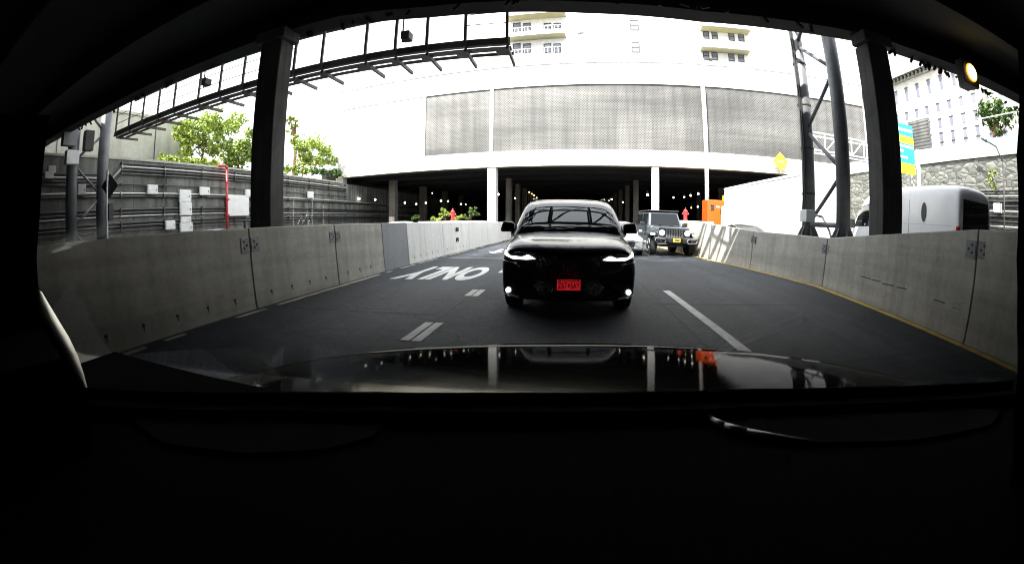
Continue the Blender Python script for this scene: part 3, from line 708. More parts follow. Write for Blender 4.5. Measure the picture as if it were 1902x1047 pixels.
# diamond sign on the fascia
t = thing('diamond_sign', 'yellow diamond warning sign on the bridge fascia', 'sign', gp(1450, 300, 35.6))
p = gp(1450, 300, 35.6); e = .78; bm = B(); prism(bm, [(p.x - e, p.y, p.z), (p.x, p.y, p.z - e), (p.x + e, p.y, p.z), (p.x, p.y, p.z + e)], (0, .04, 0)); s_ = obj('sign_plate', bm, M['yellow'], t)
bm = B()
for dx in (-.28, -.08, .12, .3): box(bm, p.x + dx - .05, p.x + dx + .05, p.y - .012, p.y - .003, p.z - .12, p.z + .1)
split('lettering', bm, M['tan'], s_); bm = B(); tube(bm, (p.x, p.y + .08, p.z - 1.0), (p.x, p.y + .08, p.z + .8), .04); obj('post', bm, M['steell'], t)

# ---------------- apartment building above the bridge
CB = 44.0
t = thing('apartment_building', 'white apartment tower with balconies rising above the bridge building', 'building')
def A(x, y): return lp(x, y, CB)
bm = B(); box(bm, -10, 25, 0, 12, 7.3, 36); obj('wall', bm, M['bwhite'], t)
bm = B(); box(bm, -10.02, 25.02, -.05, 0, 18.3, 18.42); obj('band', bm, M['tan'], t)
def win(x0, y0, x1, y1, pale=True, ac=False, yo=0):
    (a, zt), (b, zb) = A(x0, y0), A(x1, y1); bm = B()
    for u0, u1, v0, v1 in ((a, b, zb, zb + .08), (a, b, zt - .08, zt), (a, a + .07, zb + .08, zt - .08), (b - .07, b, zb + .08, zt - .08), (a + .07, b - .07, (zb + zt) / 2 - .03, (zb + zt) / 2 + .03)):
        box(bm, u0, u1, -.06 - yo, -.001 - yo, v0, v1)
    w = obj('window', bm, M['steeld'] if not pale else M['pipel'], t)
    bm = B(); box(bm, a + .07, b - .07, -.03 - yo, -.002 - yo, zb + .08, zt - .08); obj('pane', bm, M['bwin2'] if pale else M['bwin'], w)
    if ac:
        bm = B(); box(bm, a + .1, b - .1, -.35 - yo, -.061 - yo, zb - .1, zb + .4); obj('air_conditioner', bm, M['pipel'], w)
for y in (0, 41):
    win(1070, 41 + y, 1084, 61 + y, True, y == 0); win(1087, 41 + y, 1102, 59 + y)
    win(1169 + y * .08, 38 + y, 1187 + y * .05, 57 + y, False)
    win(1247 + y * .08, 48 + y, 1261 + y * .08, 67 + y); win(1263 + y * .08, 49 + y, 1277 + y * .09, 68 + y)
def balcony(x0, x1, yt, yb, tilt):
    (a, z0), (b, _) = A(x0, yb), A(x1, yb + tilt); zr = z0 - .75
    bm = B(); box(bm, a, b, -1.5, -.002, z0, z0 + .22); s = obj('balcony', bm, M['tan'], t)
    bm = B(); box(bm, a - .02, b + .02, -1.56, -1.503, z0 - .02, z0 + .45); obj('slab_edge', bm, M['bwhite'], s)
    bm = B(); zz = z0 - 2.75 + 1.05; box(bm, a, b, -1.53, -1.49, zz, zz + .05); n = int((b - a) / .35)
    for k in range(n + 1): x = a + (b - a) * k / n; box(bm, x - .015, x + .015, -1.52, -1.5, zz - .9, zz)
    obj('railing', bm, M['steell'], s)
for y in (0, 38):
    balcony(945, 1052, 30 + y, 41 + y, 0); balcony(1300, 1388, 45 + y, 58 + y, 0)
    for x in (953, 972, 1010, 1028): win(x, 44 + y, x + 14, 60 + y, False, False, .0)
    for x in (1305, 1321, 1352, 1370): win(x, 58 + y + (x - 1305) * .06, x + 13, 74 + y + (x - 1305) * .06, False)
place(t, (0, CB, 0), ANG)
bm = B(); p = gp(1318, 128, 35.4)
poly(bm, [(p.x + .1, p.y, 15.46), (p.x + .1, p.y, 15.75)], .04); box(bm, p.x - .3, p.x + .35, p.y - .2, p.y + .2, 15.55, 15.7)
tag(obj('roof_camera', bm, M['steeld']), 'little dark camera on the bridge parapet below right balconies', 'camera')

# ================================================================== RIGHT SIDE
t = thing('stone_wall', 'rough stone retaining wall with pale blue parapet at right', 'wall', (24.3, 15, 0))
bm = B(); box(bm, 24.0, 24.6, -6, 32.5, 0, 6.55); obj('stonework', bm, M['stone'], t)
bm = B(); box(bm, 23.95, 24.4, -6, 32.5, 6.553, 7.5); obj('parapet', bm, M['bluewall'], t)
bm = B(); box(bm, 23.9, 24.45, -6, 32.5, 6.5, 6.551)
obj('string_course', bm, M['pale_wall'], t)
for k in range(12):
    z = 1.6 + k * .27; bm = B(); tube(bm, (23.9, -4, z), (23.9, 19.2, z), .055 if k % 3 else .08, 8); obj('conduit', bm, (M['pipe'], M['pipel'], M['steeld'])[k % 3], t)
wb = gx(1851, 386, 23.5); bm = B(); box(bm, 23.5, 23.8, wb.y - .25, wb.y + .25, wb.z - .25, wb.z + .25); t2 = thing('wall_light', 'small glowing white wall light behind the van rear', 'lamp', wb)
obj('housing', bm, M['boxw'], t2, bevel=.02); bm = B(); box(bm, 23.46, 23.497, wb.y - .2, wb.y + .2, wb.z - .2, wb.z + .2); obj('lens', bm, M['drl'], t2)
# abutment of pale blocks between tower posts
bm = B(); box(bm, 17.0, 23.9, 31.3, 31.9, 0, 5.4)
tag(obj('block_abutment', bm, M['pale_wall']), 'pale grey block wall seen between the two right tower posts', 'wall')
# street lamp on the wall
t = thing('street_lamp', 'thin curved street lamp in front of the stone wall', 'lamp', gx(1865, 352, 23.3))
a, b_, c, d_ = gx(1865, 360, 23.3), gx(1862, 300, 23.3), gx(1850, 272, 23.3), gx(1832, 262, 23.3)
bm = B(); poly(bm, [(a.x, a.y, 0), b_, c, d_], .045, 8); obj('pole', bm, M['steeld'], t, True)
bm = B(); e = (d_ - c).normalized(); tube(bm, d_, d_ + e * .45, .09, 8, .05); obj('lamp_head', bm, M['steeld'], t)
# second gantry: white truss and sign
t = thing('sign_truss', 'white lattice truss gantry crossing behind the steel tower', 'gantry', (17, 20.2, 0))
bm = B(); Y2 = 20.0; z0, z1 = 5.62, 6.55
for yy in (Y2, Y2 + .8):
    for z in (z0, z1): tube(bm, (12.6, yy, z), (21.2, yy, z), .055, 8)
obj('chord', bm, M['steell'], t)
bm = B(); x = 12.6; k = 0
while x < 21:
    tube(bm, (x, Y2, z0), (x, Y2, z1), .035, 6); tube(bm, (x, Y2, z0 if k % 2 else z1), (min(x + .95, 21.2), Y2, z1 if k % 2 else z0), .04, 6)
    tube(bm, (x, Y2, z0), (x + .5, Y2 + .8, z0), .03, 6); x += .95; k += 1
obj('lattice', bm, M['steell'], t)
for xx in (12.6, 21.2):
    bm = B(); tube(bm, (xx, Y2, 0), (xx, Y2, 7.2 if xx < 15 else 6.8), .14, 12); tube(bm, (xx, Y2 + .8, 0), (xx, Y2 + .8, 6.8), .14, 12)
    k = 0; z = 1.0
    while z < 6: tube(bm, (xx, Y2 + (.8 if k % 2 else 0), z), (xx, Y2 + (0 if k % 2 else .8), z + .8), .04, 6); z += .8; k += 1
    obj('post', bm, M['steell'], t)
t = thing('road_sign', 'cyan and yellow overhead road sign right of the dark pillar', 'sign', (19.6, 19.7, 5))
ys = 19.6; p0, p1 = gy(1640, 270, ys).x, gy(1697, 270, ys).x; zt, zb = gy(1680, 231, ys).z, gy(1690, 324, ys).z; hh = zt - zb
def band(n, a, b, m, pr=0): bm = B(); box(bm, p0 + .01 * pr, p1, ys - .02 * pr, ys + .06, zb + hh * a, zb + hh * b); return obj(n, bm, m, t)
band('yellow_panel', 0, .21, M['yellow']); s1 = band('cyan_panel', .215, .60, M['cyan']); band('yellow_band', .605, .76, M['yellow']); s2 = band('cyan_panel', .765, 1, M['cyan'])
bm = B()
for (u0, u1, v) in ((.45, .97, .52), (.45, .62, .42), (.5, .72, .30)):
    u = u0
    while u < u1: box(bm, p0 + (p1 - p0) * u, p0 + (p1 - p0) * (u + .045), ys - .012, ys - .003, zb + hh * v, zb + hh * (v + .05)); u += .07
split('lettering', bm, M['boxw'], s1)
bm = B(); u = .5
while u < .9: box(bm, p0 + (p1 - p0) * u, p0 + (p1 - p0) * (u + .06), ys - .012, ys - .003, zb + hh * .85, zb + hh * .91); u += .1
split('lettering', bm, M['boxw'], s2)
bm = B(); box(bm, p0 + .3, p0 + .38, ys + .061, ys + .25, zb, zt + .3); box(bm, p1 - .4, p1 - .32, ys + .061, ys + .25, zb, zt + .3); split('bracket', bm, M['steell'], t)
bm = B(); a = gx(1697, 228, 24.2); b_ = gx(1726, 300, 24.2); box(bm, 24.45, 24.6, b_.y, a.y + 3.5, 7.0, a.z + .2)
tag(obj('mesh_screen', bm, M['screen']), 'grey mesh panel standing above stone wall beside the road sign', 'screen')
# big limestone building
XB = 40.0
t = thing('stone_building', 'tall white stone building with dark cornice and window rows at right', 'building', (46, 30, 0))
bm = B(); box(bm, XB, XB + 22, 22.5, 60, 0, 20.0); obj('wall', bm, M['blime'], t)
bm = B(); box(bm, XB - .9, XB + 22.5, 22, 60.5, 20.5, 21.1); box(bm, XB - .4, XB + 22.2, 22.2, 60.2, 20.003, 20.498); obj('cornice', bm, M['pale_wall'], t)
bm = B(); y = 22.4
while y < 60: box(bm, XB - .8, XB - .402, y, y + .28, 20.1, 20.48); y += .72
split('dentil', bm, M['pipe'], t)
for i, z in enumerate((17.6, 15.4, 13.6, 12.2, 10.9)):
    y = 23.6; h = (1.5, .8, .9, .8, 1.1)[i]
    while y < 58:
        bm = B(); box(bm, XB - .03, XB + .2, y, y + .5, z, z + h); w = obj('window', bm, M['bwin'], t)
        bm = B(); box(bm, XB - .06, XB - .032, y - .08, y + .58, z + h, z + h + .12); obj('lintel', bm, M['pipe'], w); y += 1.9 if i else 2.1
# grass bank / tree behind blue wall
t0 = gx(1850, 262, 30); bm = B(); box(bm, 24.62, 39, -10, 60, 5.0, 6.6); struct('upper_ground', bm, M['soil'])
tree('dark green tree above the pale blue wall', (t0.x, t0.y, 6.6), 4.0, bl(30, [(1830, 205, 16), (1850, 200, 18), (1862, 222, 16), (1838, 226, 14), (1878, 210, 14), (1855, 245, 10)]), 2400, .16, M['leafd'], seed=21)
bm = B(); p = gx(1868, 245, 33); box(bm, 33, 38, p.y - 3.2, p.y + .6, 6.6, 9.6); tag(obj('brick_shed', bm, M['brick']), 'low reddish brick building below the dark green tree', 'building')
b0 = gx(1845, 345, 23.4)
tree('small weedy shrub growing against the stone wall', (b0.x, b0.y, 4.85), .5, bl(23.3, [(1838, 335, 9), (1848, 325, 8), (1843, 345, 8)]), 320, .07, M['leaf'], seed=22, name='shrub')
bm = B(); tube(bm, gx(1822, 221, 28), gx(1887, 208, 28), .05, 8); tube(bm, (28, gx(1822, 221, 28).y, 6.6), gx(1822, 221, 28), .05, 8); tube(bm, (28, gx(1887, 208, 28).y, 6.6), gx(1887, 208, 28), .05, 8)
tag(obj('guard_rail', bm, M['steell']), 'pale handrail above the blue wall in front of tree', 'railing')

# ================================================================== PLANTER with hydrant
bm = B(); box(bm, -10.2, -5.7, 27.5, 31, 0, 1.42); tag(obj('planter', bm, M['barrier'], bevel=.05), 'raised concrete planter behind left barrier holding the bushes', 'planter')
def hydrant(p, label):
    t = thing('fire_hydrant', label, 'hydrant', p, 'red fire hydrants'); x, y, z = p; bm = B()
    tube(bm, (x, y, z), (x, y, z + .08), .17, 14); tube(bm, (x, y, z + .08), (x, y, z + .62), .12, 14); tube(bm, (x, y, z + .56), (x, y, z + .64), .16, 14); obj('barrel', bm, M['redp'], t)
    bm = B(); ball(bm, (x, y, z + .64), .13, 2, (1, 1, .9)); tube(bm, (x, y, z + .74), (x, y, z + .86), .035, 6); obj('bonnet', bm, M['redp'], t, True)
    for dx in (-1, 1): bm = B(); tube(bm, (x + dx * .08, y, z + .46), (x + dx * .23, y, z + .46), .06, 10); obj('outlet', bm, M['redp'], t)
    bm = B(); tube(bm, (x, y - .1, z + .42), (x, y - .2, z + .42), .075, 10); obj('outlet', bm, M['redp'], t)
q = gy(841, 408, 28.3); hydrant((q.x, q.y, 1.42), 'red fire hydrant between the two green bushes')
bm = B(); box(bm, 6.6, 9.3, 27, 29.5, 0, 1.66); tag(obj('median_block', bm, M['barrier'], bevel=.05), 'concrete median block behind right barrier under a hydrant', 'plinth')
q = gy(1273, 408, 28); hydrant((q.x, q.y, 1.66), 'pale red fire hydrant right of the grey jeep')
for k, (lst, lab, mm) in enumerate(([[(825, 394, 8), (820, 400, 7), (832, 399, 7)], 'rounded green bush left of the hydrant', 'leaf'], [[(872, 396, 8), (880, 392, 7), (886, 399, 6), (866, 400, 6)], 'spiky green bush right of the hydrant', 'leafd'],
        [[(856, 402, 4), (850, 406, 4)], 'tiny green plant beside the hydrant foot', 'leaf'], [[(806, 406, 4), (843, 407, 3), (815, 407, 4)], 'yellowed weeds at the planter edge', 'leafy'], [[(775, 403, 4), (770, 405, 4)], 'dry brownish weeds left of the bushes', 'leafd'])):
    bb = []
    for x, y, r in lst: p = gy(x, y, 29); bb.append((p, r * 30 / F_PX))
    c = bb[0][0]; tree(lab, (c.x, c.y, 1.35), .5, bb, 420, .09, M[mm], seed=30 + k, name='shrub')

exec_marker = 'vehicles'
# ================================================================== VEHICLES
def loft(stations, prof):
    """stations: (y, halfwidth, zbottom, ztop, tumble); prof: [(fx, fz)] half section, bottom centre to top centre"""
    bm = B(); rows = []
    for st in stations:
        y, w, zb, zt = st[:4]; cr = st[4] if len(st) > 4 else 0
        half = [(fx * w, zb + fz * (zt - zb)) for fx, fz in prof]
        full = [(-x, z) for x, z in reversed(half[1:])] + half     # top centre(left) .. bottom .. top
        full = full[:-1]
        rows.append([bm.verts.new((x, y + cr * (x / w) ** 2, z)) for x, z in full])
    n = len(rows[0])
    for a, b in zip(rows, rows[1:]):
        for k in range(n): bm.faces.new((a[k], a[(k + 1) % n], b[(k + 1) % n], b[k]))
    bm.faces.new(rows[0]); bm.faces.new(rows[-1][::-1]); return bm
def wheel(root, x, y, r, w, rim_m):
    bm = B(); s = 1 if x > 0 else -1
    tube(bm, (x - w / 2, y, r), (x + w / 2, y, r), r, 32); ty = obj('wheel', bm, M['rubber'], root, bevel=.03)
    bm = B(); xo = x + s * (w / 2 + .003); disc(bm, (xo, y, r), (1, 0, 0), r * .22, .03, 16)
    for k in range(10):
        a = k * PI / 5; c_, s_ = math.cos(a), math.sin(a)
        tube(bm, (xo, y, r), (xo, y + c_ * r * .64, r + s_ * r * .64), .022, 6)
    for k in range(24):
        a, b = k * PI / 12, (k + 1) * PI / 12
        tube(bm, (xo, y + math.cos(a) * r * .66, r + math.sin(a) * r * .66), (xo, y + math.cos(b) * r * .66, r + math.sin(b) * r * .66), .02, 5)
    obj('rim', bm, rim_m, ty); return ty
def wheel_cut(ys, r, x0=.55, x1=1.3):
    out = []
    for y in ys:
        for s in (-1, 1):
            bm = B(); tube(bm, (s * x0, y, r), (s * x1, y, r), r * 1.14, 24); out.append(obj('cut', bm, M['black']))
    return out
PROF = [(0, 0), (.60, 0), (.92, .0), (.975, .05), (.99, .25), (1.0, .52), (.985, .72), (.93, .88), (.80, .965), (.5, .995), (0, 1)]
def car(name, label, cat, paint, k=1.0, sedan=False, loc=(0, 0, 0), rz=0, plate=None, sx=1.0, group=None, detail=True):
    t = thing(name, label, cat, group=group)
    if sedan:
        st = [(0, .60, .34, .62, .18), (.06, .78, .26, .70, .18), (.22, .88, .2, .77, .1), (.6, .91, .18, .86), (1.25, .92, .18, .95), (1.8, .92, .18, .98), (3.6, .92, .2, 1.0), (4.4, .9, .24, .98), (4.75, .84, .3, .92), (4.82, .7, .42, .8)]
        gh = [(1.15, .80, .86, .93), (1.65, .72, .9, 1.24), (2.05, .64, .9, 1.40), (2.6, .62, .9, 1.45), (3.2, .62, .9, 1.43), (3.75, .66, .9, 1.22), (4.3, .72, .88, .97)]
        wy = (.95, 3.8); wr = .33; ws = [(-.62, .98), (.62, .98), (.54, 1.36), (-.54, 1.36)]; side = [(1.5, 1.0), (3.9, 1.02), (3.5, 1.28), (2.9, 1.37), (2.1, 1.35)]
    else:
        st = [(0, .66, .36, .80, .30), (.05, .86, .26, .90, .30), (.14, .95, .22, .97, .22), (.38, .985, .20, 1.05, .12), (.85, 1.0, .20, 1.13), (1.3, 1.0, .22, 1.185), (1.9, .99, .22, 1.20), (3.6, .99, .24, 1.22), (4.4, .97, .28, 1.2), (4.8, .90, .34, 1.1), (4.9, .78, .46, 1.0)]
        gh = [(1.08, .86, 1.02, 1.12), (1.6, .83, 1.1, 1.45), (2.0, .79, 1.1, 1.70), (2.35, .76, 1.1, 1.75), (3.0, .73, 1.1, 1.76), (3.9, .70, 1.1, 1.70), (4.4, .66, 1.1, 1.52), (4.75, .70, 1.08, 1.18)]
        wy = (.98, 3.83); wr = .375; ws = [(-.80, 1.17), (.80, 1.17), (.76, 1.45), (.70, 1.67), (.3, 1.705), (-.3, 1.705), (-.70, 1.67), (-.76, 1.45)]; side = [(1.55, 1.24), (4.3, 1.26), (4.1, 1.5), (3.4, 1.62), (2.3, 1.61)]
    body = obj('body', loft(st, PROF), paint, t, True, sub=2); bake(body, wheel_cut(wy, wr))
    for f in body.data.polygons: f.use_smooth = True
    G = [(0, 0), (1.16, 0), (1.14, .12), (1.03, .74), (.955, .94), (.6, .995), (0, 1)]
    cab = obj('cabin', loft(gh, G), paint, t, True, sub=2); bake(cab)
    for f in cab.data.polygons: f.use_smooth = True
    bc, bb = bvh(cab), bvh(body)
    obj('windshield', patch(bc, ws, 'y', -3, .004, 4), M['wsglass'], t, True)
    for s in (-3, 3):
        w = obj('side_window', patch(bc, side, 'x', s, .004, 3), M['glass'], t, True)
    for y in wy:
        for s in (-1, 1): wheel(t, s * (.84 if not sedan else .78), y, wr, .25, M['chrome'] if paint is not M['paintk'] else M['steel'])
    if not sedan:
        for s in (-1, 1):
            bm = B(); hexa(bm, [(s * .93, 1.55, 1.14), (s * 1.17, 1.53, 1.14), (s * 1.19, 1.74, 1.16), (s * .93, 1.72, 1.16), (s * .93, 1.56, 1.30), (s * 1.13, 1.55, 1.33), (s * 1.13, 1.72, 1.33), (s * .93, 1.70, 1.31)])
            mr = obj('side_mirror', bm, paint, t, True, bevel=.04)
            bm = B(); hexa(bm, [(s * .80, 1.62, 1.10), (s * .98, 1.60, 1.10), (s * .98, 1.70, 1.10), (s * .80, 1.74, 1.10), (s * .80, 1.62, 1.15), (s * .98, 1.6, 1.19), (s * .98, 1.7, 1.19), (s * .8, 1.74, 1.15)]); obj('mirror_arm', bm, paint, mr)
            bm = B(); poly(bm, [(s * .66, 2.25, 1.70), (s * .67, 2.5, 1.76), (s * .67, 3.2, 1.785), (s * .64, 4.1, 1.71)], .014); obj('roof_rail', bm, M['steel'], t, True)
    else:
        for s in (-1, 1):
            bm = B(); hexa(bm, [(s * .86, 1.5, .95), (s * 1.03, 1.5, .95), (s * 1.03, 1.62, .96), (s * .86, 1.65, .96), (s * .86, 1.5, 1.07), (s * 1.01, 1.5, 1.07), (s * 1.01, 1.62, 1.07), (s * .86, 1.65, 1.07)]); obj('side_mirror', bm, paint, t, True, bevel=.03)
    return t, bb, bc
# --- black suv right behind
t, bb, bc = car('black_suv', 'glossy black suv driving close behind with headlights on', 'car', M['paintk'])
M['grille'] = mat('black_grille', (.008, .008, .008), .22, 0, .6)
_m = M['grille']; _N, _L, _b = nodes(_m); _v = _N.new('ShaderNodeTexVoronoi'); _v.feature = 'DISTANCE_TO_EDGE'; _v.inputs['Scale'].default_value = 22
_L.new(coords(_m, (1, .2, 1.6)), _v.inputs['Vector']); bump(_m, _v.outputs['Distance'], .02, 1.0)
obj('grille', patch(bb, [(-.40, .30), (.40, .30), (.50, .42), (.34, .58), (.40, .78), (.44, .86), (-.44, .86), (-.40, .78), (-.34, .58), (-.50, .42)], 'y', -3, .006, 4), M['grille'], t)
g = kids(t)[-1]
for s in (-1, 1):
    X = lambda pts: [(s * a, b) for a, b in pts]
    hl = obj('headlight', patch(bb, X([(.44, .785), (.93, .835), (.95, .93), (.80, .94), (.56, .85)]), 'y', -3, .008, 4), M['glass'], t, True)
    obj('running_light', patch(bb, X([(.46, .80), (.60, .785), (.80, .79), (.92, .84), (.945, .90), (.90, .89), (.83, .835), (.66, .822), (.58, .855), (.545, .85)]), 'y', -3, .014, 4), M['drl'], hl)
    obj('chrome_sliver', patch(bb, X([(.74, .72), (.96, .76), (.965, .775), (.74, .735)]), 'y', -3, .012, 3), M['chrome'], hl)
    bm = B(); q = bb.ray_cast(Vector((s * .86, -3, .34)), Vector((0, 1, 0)))[0]; disc(bm, q + Vector((0, -.01, 0)), (0, 1, 0), .038, .05, 16)
    fl = obj('fog_light', bm, M['drl'], t)
    obj('fog_trim', patch(bb, X([(.70, .245), (.97, .285), (.97, .325), (.90, .30), (.70, .265)]), 'y', -3, .03, 3), M['boxw'], fl)
# lower skid strip
obj('skid_strip', patch(bb, [(-.62, .215), (.62, .215), (.62, .235), (-.62, .235)], 'y', -3, .014, 3), M['steeld'], t)
# emblem: chrome oval with a slanted stroke
q = bb.ray_cast(Vector((0, -3, .72)), Vector((0, 1, 0)))[0]
bm = B(); N_ = 20
for k in range(N_):
    a, b = 2 * PI * k / N_, 2 * PI * (k + 1) / N_
    tube(bm, q + Vector((math.cos(a) * .075, -.015, math.sin(a) * .052)), q + Vector((math.cos(b) * .075, -.015, math.sin(b) * .052)), .006, 5)
tube(bm, q + Vector((.02, -.015, .04)), q + Vector((-.02, -.015, -.02)), .006, 5); tube(bm, q + Vector((-.02, -.015, -.02)), q + Vector((.05, -.015, -.02)), .006, 5)
obj('emblem', bm, M['chrome'], t)
q = bb.ray_cast(Vector((.0, -3, .46)), Vector((0, 1, 0)))[0]; yp = q.y - .065
bm = B(); box(bm, -.160, .160, yp, yp + .012, .388, .534); pl = obj('license_plate', bm, M['plate'], t, bevel=.004)
for word_, wx in (('Z67', -.086), ('SAY', .086)):
    bm = text_bm(word_, .122, .002, .0022, .60); bmesh.ops.rotate(bm, cent=(0, 0, 0), matrix=Matrix.Rotation(PI / 2, 3, 'X'), verts=bm.verts)
    bmesh.ops.translate(bm, vec=(wx, yp - .004, .450), verts=bm.verts); obj('plate_number', bm, M['platebk'], pl)
bm = B(); prism(bm, [(-.012, yp - .006, .475), (.012, yp - .006, .48), (.014, yp - .006, .45), (0, yp - .006, .425), (-.01, yp - .006, .44)], (0, .004, 0)); box(bm, -.10, .10, yp - .006, yp - .002, .515, .526); obj('plate_emblem', bm, M['platebk'], pl)
bm = B(); box(bm, -.145, -.105, yp - .008, yp - .001, .512, .53); box(bm, .105, .145, yp - .008, yp - .001, .512, .53); split('plate_bolt', bm, M['platebk'], pl)
for s in (-1, 1):
    bm = B(); poly(bm, [(s * .1 - .3, 1.19 - .02, 1.195), (s * .1 + .25, 1.33, 1.24)], .008); obj('wiper', bm, M['plastic'], t)
place(t, (-.02, 5.72, 0), R(.5))
# --- pale sedan between
t, b2, c2 = car('silver_sedan', 'pale silver sedan half hidden behind the black suv', 'car', M['paints'], sedan=True)
for s in (-1, 1):
    X = lambda pts: [(s * a, b) for a, b in pts]
    obj('headlight', patch(b2, X([(.45, .60), (.86, .66), (.86, .74), (.5, .66)]), 'y', -3, .008, 3), M['drl'], t)
obj('grille', patch(b2, [(-.4, .3), (.4, .3), (.5, .55), (-.5, .55)], 'y', -3, .006, 3), M['plastic'], t)
place(t, (2.2, 17.6, 0), R(1)); sedan0 = t
for k, (x, y, lab, rz) in enumerate(((-9.2, 19.5, 'silver car roof passing just behind stained barrier segment', 0), (-8.2, 26.0, 'pale car roof beyond the barrier left of the bushes', 0), (-15.2, 11.0, 'pale car roof beside the conduit wall above barrier', 0))):
    c = copy_tree(sedan0); c['label'] = lab; c['group'] = 'pale cars passing behind the barriers'; c.name = 'passing_car'; place(c, (x, y, 0), rz)
t, b2, c2 = car('dark_sedan', 'dark car roof just above right barrier before the white truck', 'car', M['paintk'], sedan=True)
p = gx(1370, 408, 8.8); place(t, (8.8, p.y + 1.8, .12), PI)

# --- jeep
t = thing('grey_jeep', 'grey boxy off road vehicle with round headlights beside right barrier', 'car')
g, kx = M['paintg'], M['plastic']
bm = B(); hexa(bm, [(-.72, .55, .62), (.72, .55, .62), (.78, 1.75, .62), (-.78, 1.75, .62), (-.60, .56, 1.19), (.60, .56, 1.19), (.72, 1.75, 1.27), (-.72, 1.75, 1.27)]); obj('hood', bm, g, t, bevel=.05)
bm = B(); box(bm, -.84, .84, 1.76, 4.3, .55, 1.24); obj('body', bm, g, t, bevel=.04)
bm = B(); hexa(bm, [(-.72, .42, .72), (.72, .42, .72), (.74, .54, .72), (-.74, .54, .72), (-.66, .46, 1.20), (.66, .46, 1.20), (.66, .54, 1.20), (-.66, .54, 1.20)]); gr = obj('grille_panel', bm, g, t, bevel=.03)
for k in range(7):
    x = (k - 3) * .115; bm = B(); box(bm, x - .032, x + .032, .40, .455, .78, 1.13); obj('slot', bm, mat('grille_slot_chrome', (.3, .31, .32), .3, .6) if k == 0 else bpy.data.materials['grille_slot_chrome'], gr)
for s in (-1, 1):
    bm = B(); disc(bm, (s * .56, .41, .97), (0, 1, 0), .13, .08, 24); hl = obj('headlight', bm, M['chrome'], t); bm = B(); disc(bm, (s * .56, .36, .97), (0, 1, 0), .115, .03, 24); obj('lens', bm, M['drl'], hl)
    bm = B(); hexa(bm, [(s * .76, .50, .86), (s * 1.06, .50, .86), (s * 1.06, 1.35, .80), (s * .76, 1.35, .80), (s * .74, .52, .98), (s * 1.04, .52, .95), (s * 1.06, 1.30, .98), (s * .76, 1.30, 1.0)]); fe = obj('fender', bm, kx, t, bevel=.03)
    bm = B(); box(bm, s * .93 - .10, s * .93 + .10, .47, .505, .87, .94); obj('side_lamp', bm, M['drl'], fe)
    bm = B(); box(bm, s * 1.0 - .06, s * 1.0 + .07, 3.0, 3.9, .84, .96); obj('rear_fender', bm, kx, t, bevel=.03)
    ringp = [(s * .50, .55), (s * .86, .57), (s * .93, .66), (s * .90, .74), (s * .52, .72), (s * .46, .64)]
    bm = B()
    for a, b in zip(ringp, ringp[1:] + ringp[:1]): tube(bm, (a[0], .075, a[1]), (b[0], .075, b[1]), .018, 6)
    fr = obj('fog_bezel', bm, M['chrome'], t); bm = B(); disc(bm, (s * .68, .09, .64), (0, 1, 0), .05, .04, 12); obj('fog_light', bm, M['glass'], fr)
    bm = B(); hexa(bm, [(s * .86, 1.95, 1.22), (s * 1.12, 1.95, 1.22), (s * 1.12, 2.05, 1.22), (s * .86, 2.08, 1.22), (s * .9, 1.95, 1.40), (s * 1.12, 1.95, 1.42), (s * 1.12, 2.05, 1.42), (s * .9, 2.05, 1.40)]); obj('side_mirror', bm, kx, t, bevel=.03)
    bm = B(); box(bm, s * .8, s * 1.0, 1.3, 3.1, .42, .50); obj('side_step', bm, M['steel'], t)
bm = B(); hexa(bm, [(-.98, .16, .52), (.98, .16, .52), (.90, .42, .50), (-.90, .42, .50), (-.98, .14, .77), (.98, .14, .77), (.90, .42, .79), (-.90, .42, .79)]); box(bm, -.55, .55, .08, .1595, .56, .76); obj('bumper', bm, kx, t, bevel=.03)
bm = B(); box(bm, -.16, .16, .05, .078, .60, .76); pl = obj('license_plate', bm, M['platey'], t)
bm = B(); box(bm, -.11, .11, .043, .049, .65, .71); obj('plate_number', bm, M['steeld'], pl)
bm = B(); hexa(bm, [(-.78, 1.76, 1.24), (.78, 1.76, 1.24), (.80, 4.28, 1.24), (-.80, 4.28, 1.24), (-.68, 2.10, 1.86), (.68, 2.10, 1.86), (.70, 4.2, 1.90), (-.70, 4.2, 1.90)]); cb = obj('cabin', bm, g, t, bevel=.05)
bm = B(); box(bm, -.73, .73, 2.06, 4.25, 1.903, 1.96); obj('roof', bm, kx, t, bevel=.025)
bm = B(); hexa(bm, [(-.68, 1.775, 1.30), (.68, 1.775, 1.30), (.68, 1.80, 1.30), (-.68, 1.80, 1.30), (-.60, 2.045, 1.81), (.60, 2.045, 1.81), (.60, 2.07, 1.81), (-.60, 2.07, 1.81)]); ws_ = obj('windshield', bm, mat('jeep_glass', (.01, .012, .014), .04, 0, .25), t)
for s in (-1, 1):
    for (y0, y1) in ((2.12, 2.95), (3.05, 4.1)):
        bm = B(); hexa(bm, [(s * .785, y0, 1.30), (s * .80, y0, 1.30), (s * .815, y1, 1.30), (s * .79, y1, 1.30), (s * .71, y0 + .1, 1.80), (s * .725, y0 + .1, 1.80), (s * .73, y1, 1.80), (s * .72, y1, 1.80)]); obj('side_window', bm, M['glass'], t)
for y in (.95, 3.4):
    for s in (-1, 1): wheel(t, s * .85, y, .42, .28, M['chrome'])
bm = B(); tube(bm, (-.7, .95, .42), (.7, .95, .42), .05, 8); tube(bm, (-.6, .7, .40), (.1, .7, .40), .03, 8); obj('axle', bm, M['steel'], t)
bm = B(); poly(bm, [(-.5, 1.74, 1.275), (-.05, 1.80, 1.33)], .012); poly(bm, [(.1, 1.74, 1.275), (.5, 1.80, 1.33)], .012); obj('wiper', bm, kx, t)
place(t, (4.52, 17.9, 0), R(4)); t.scale = (1.04, 1.04, 1.02)

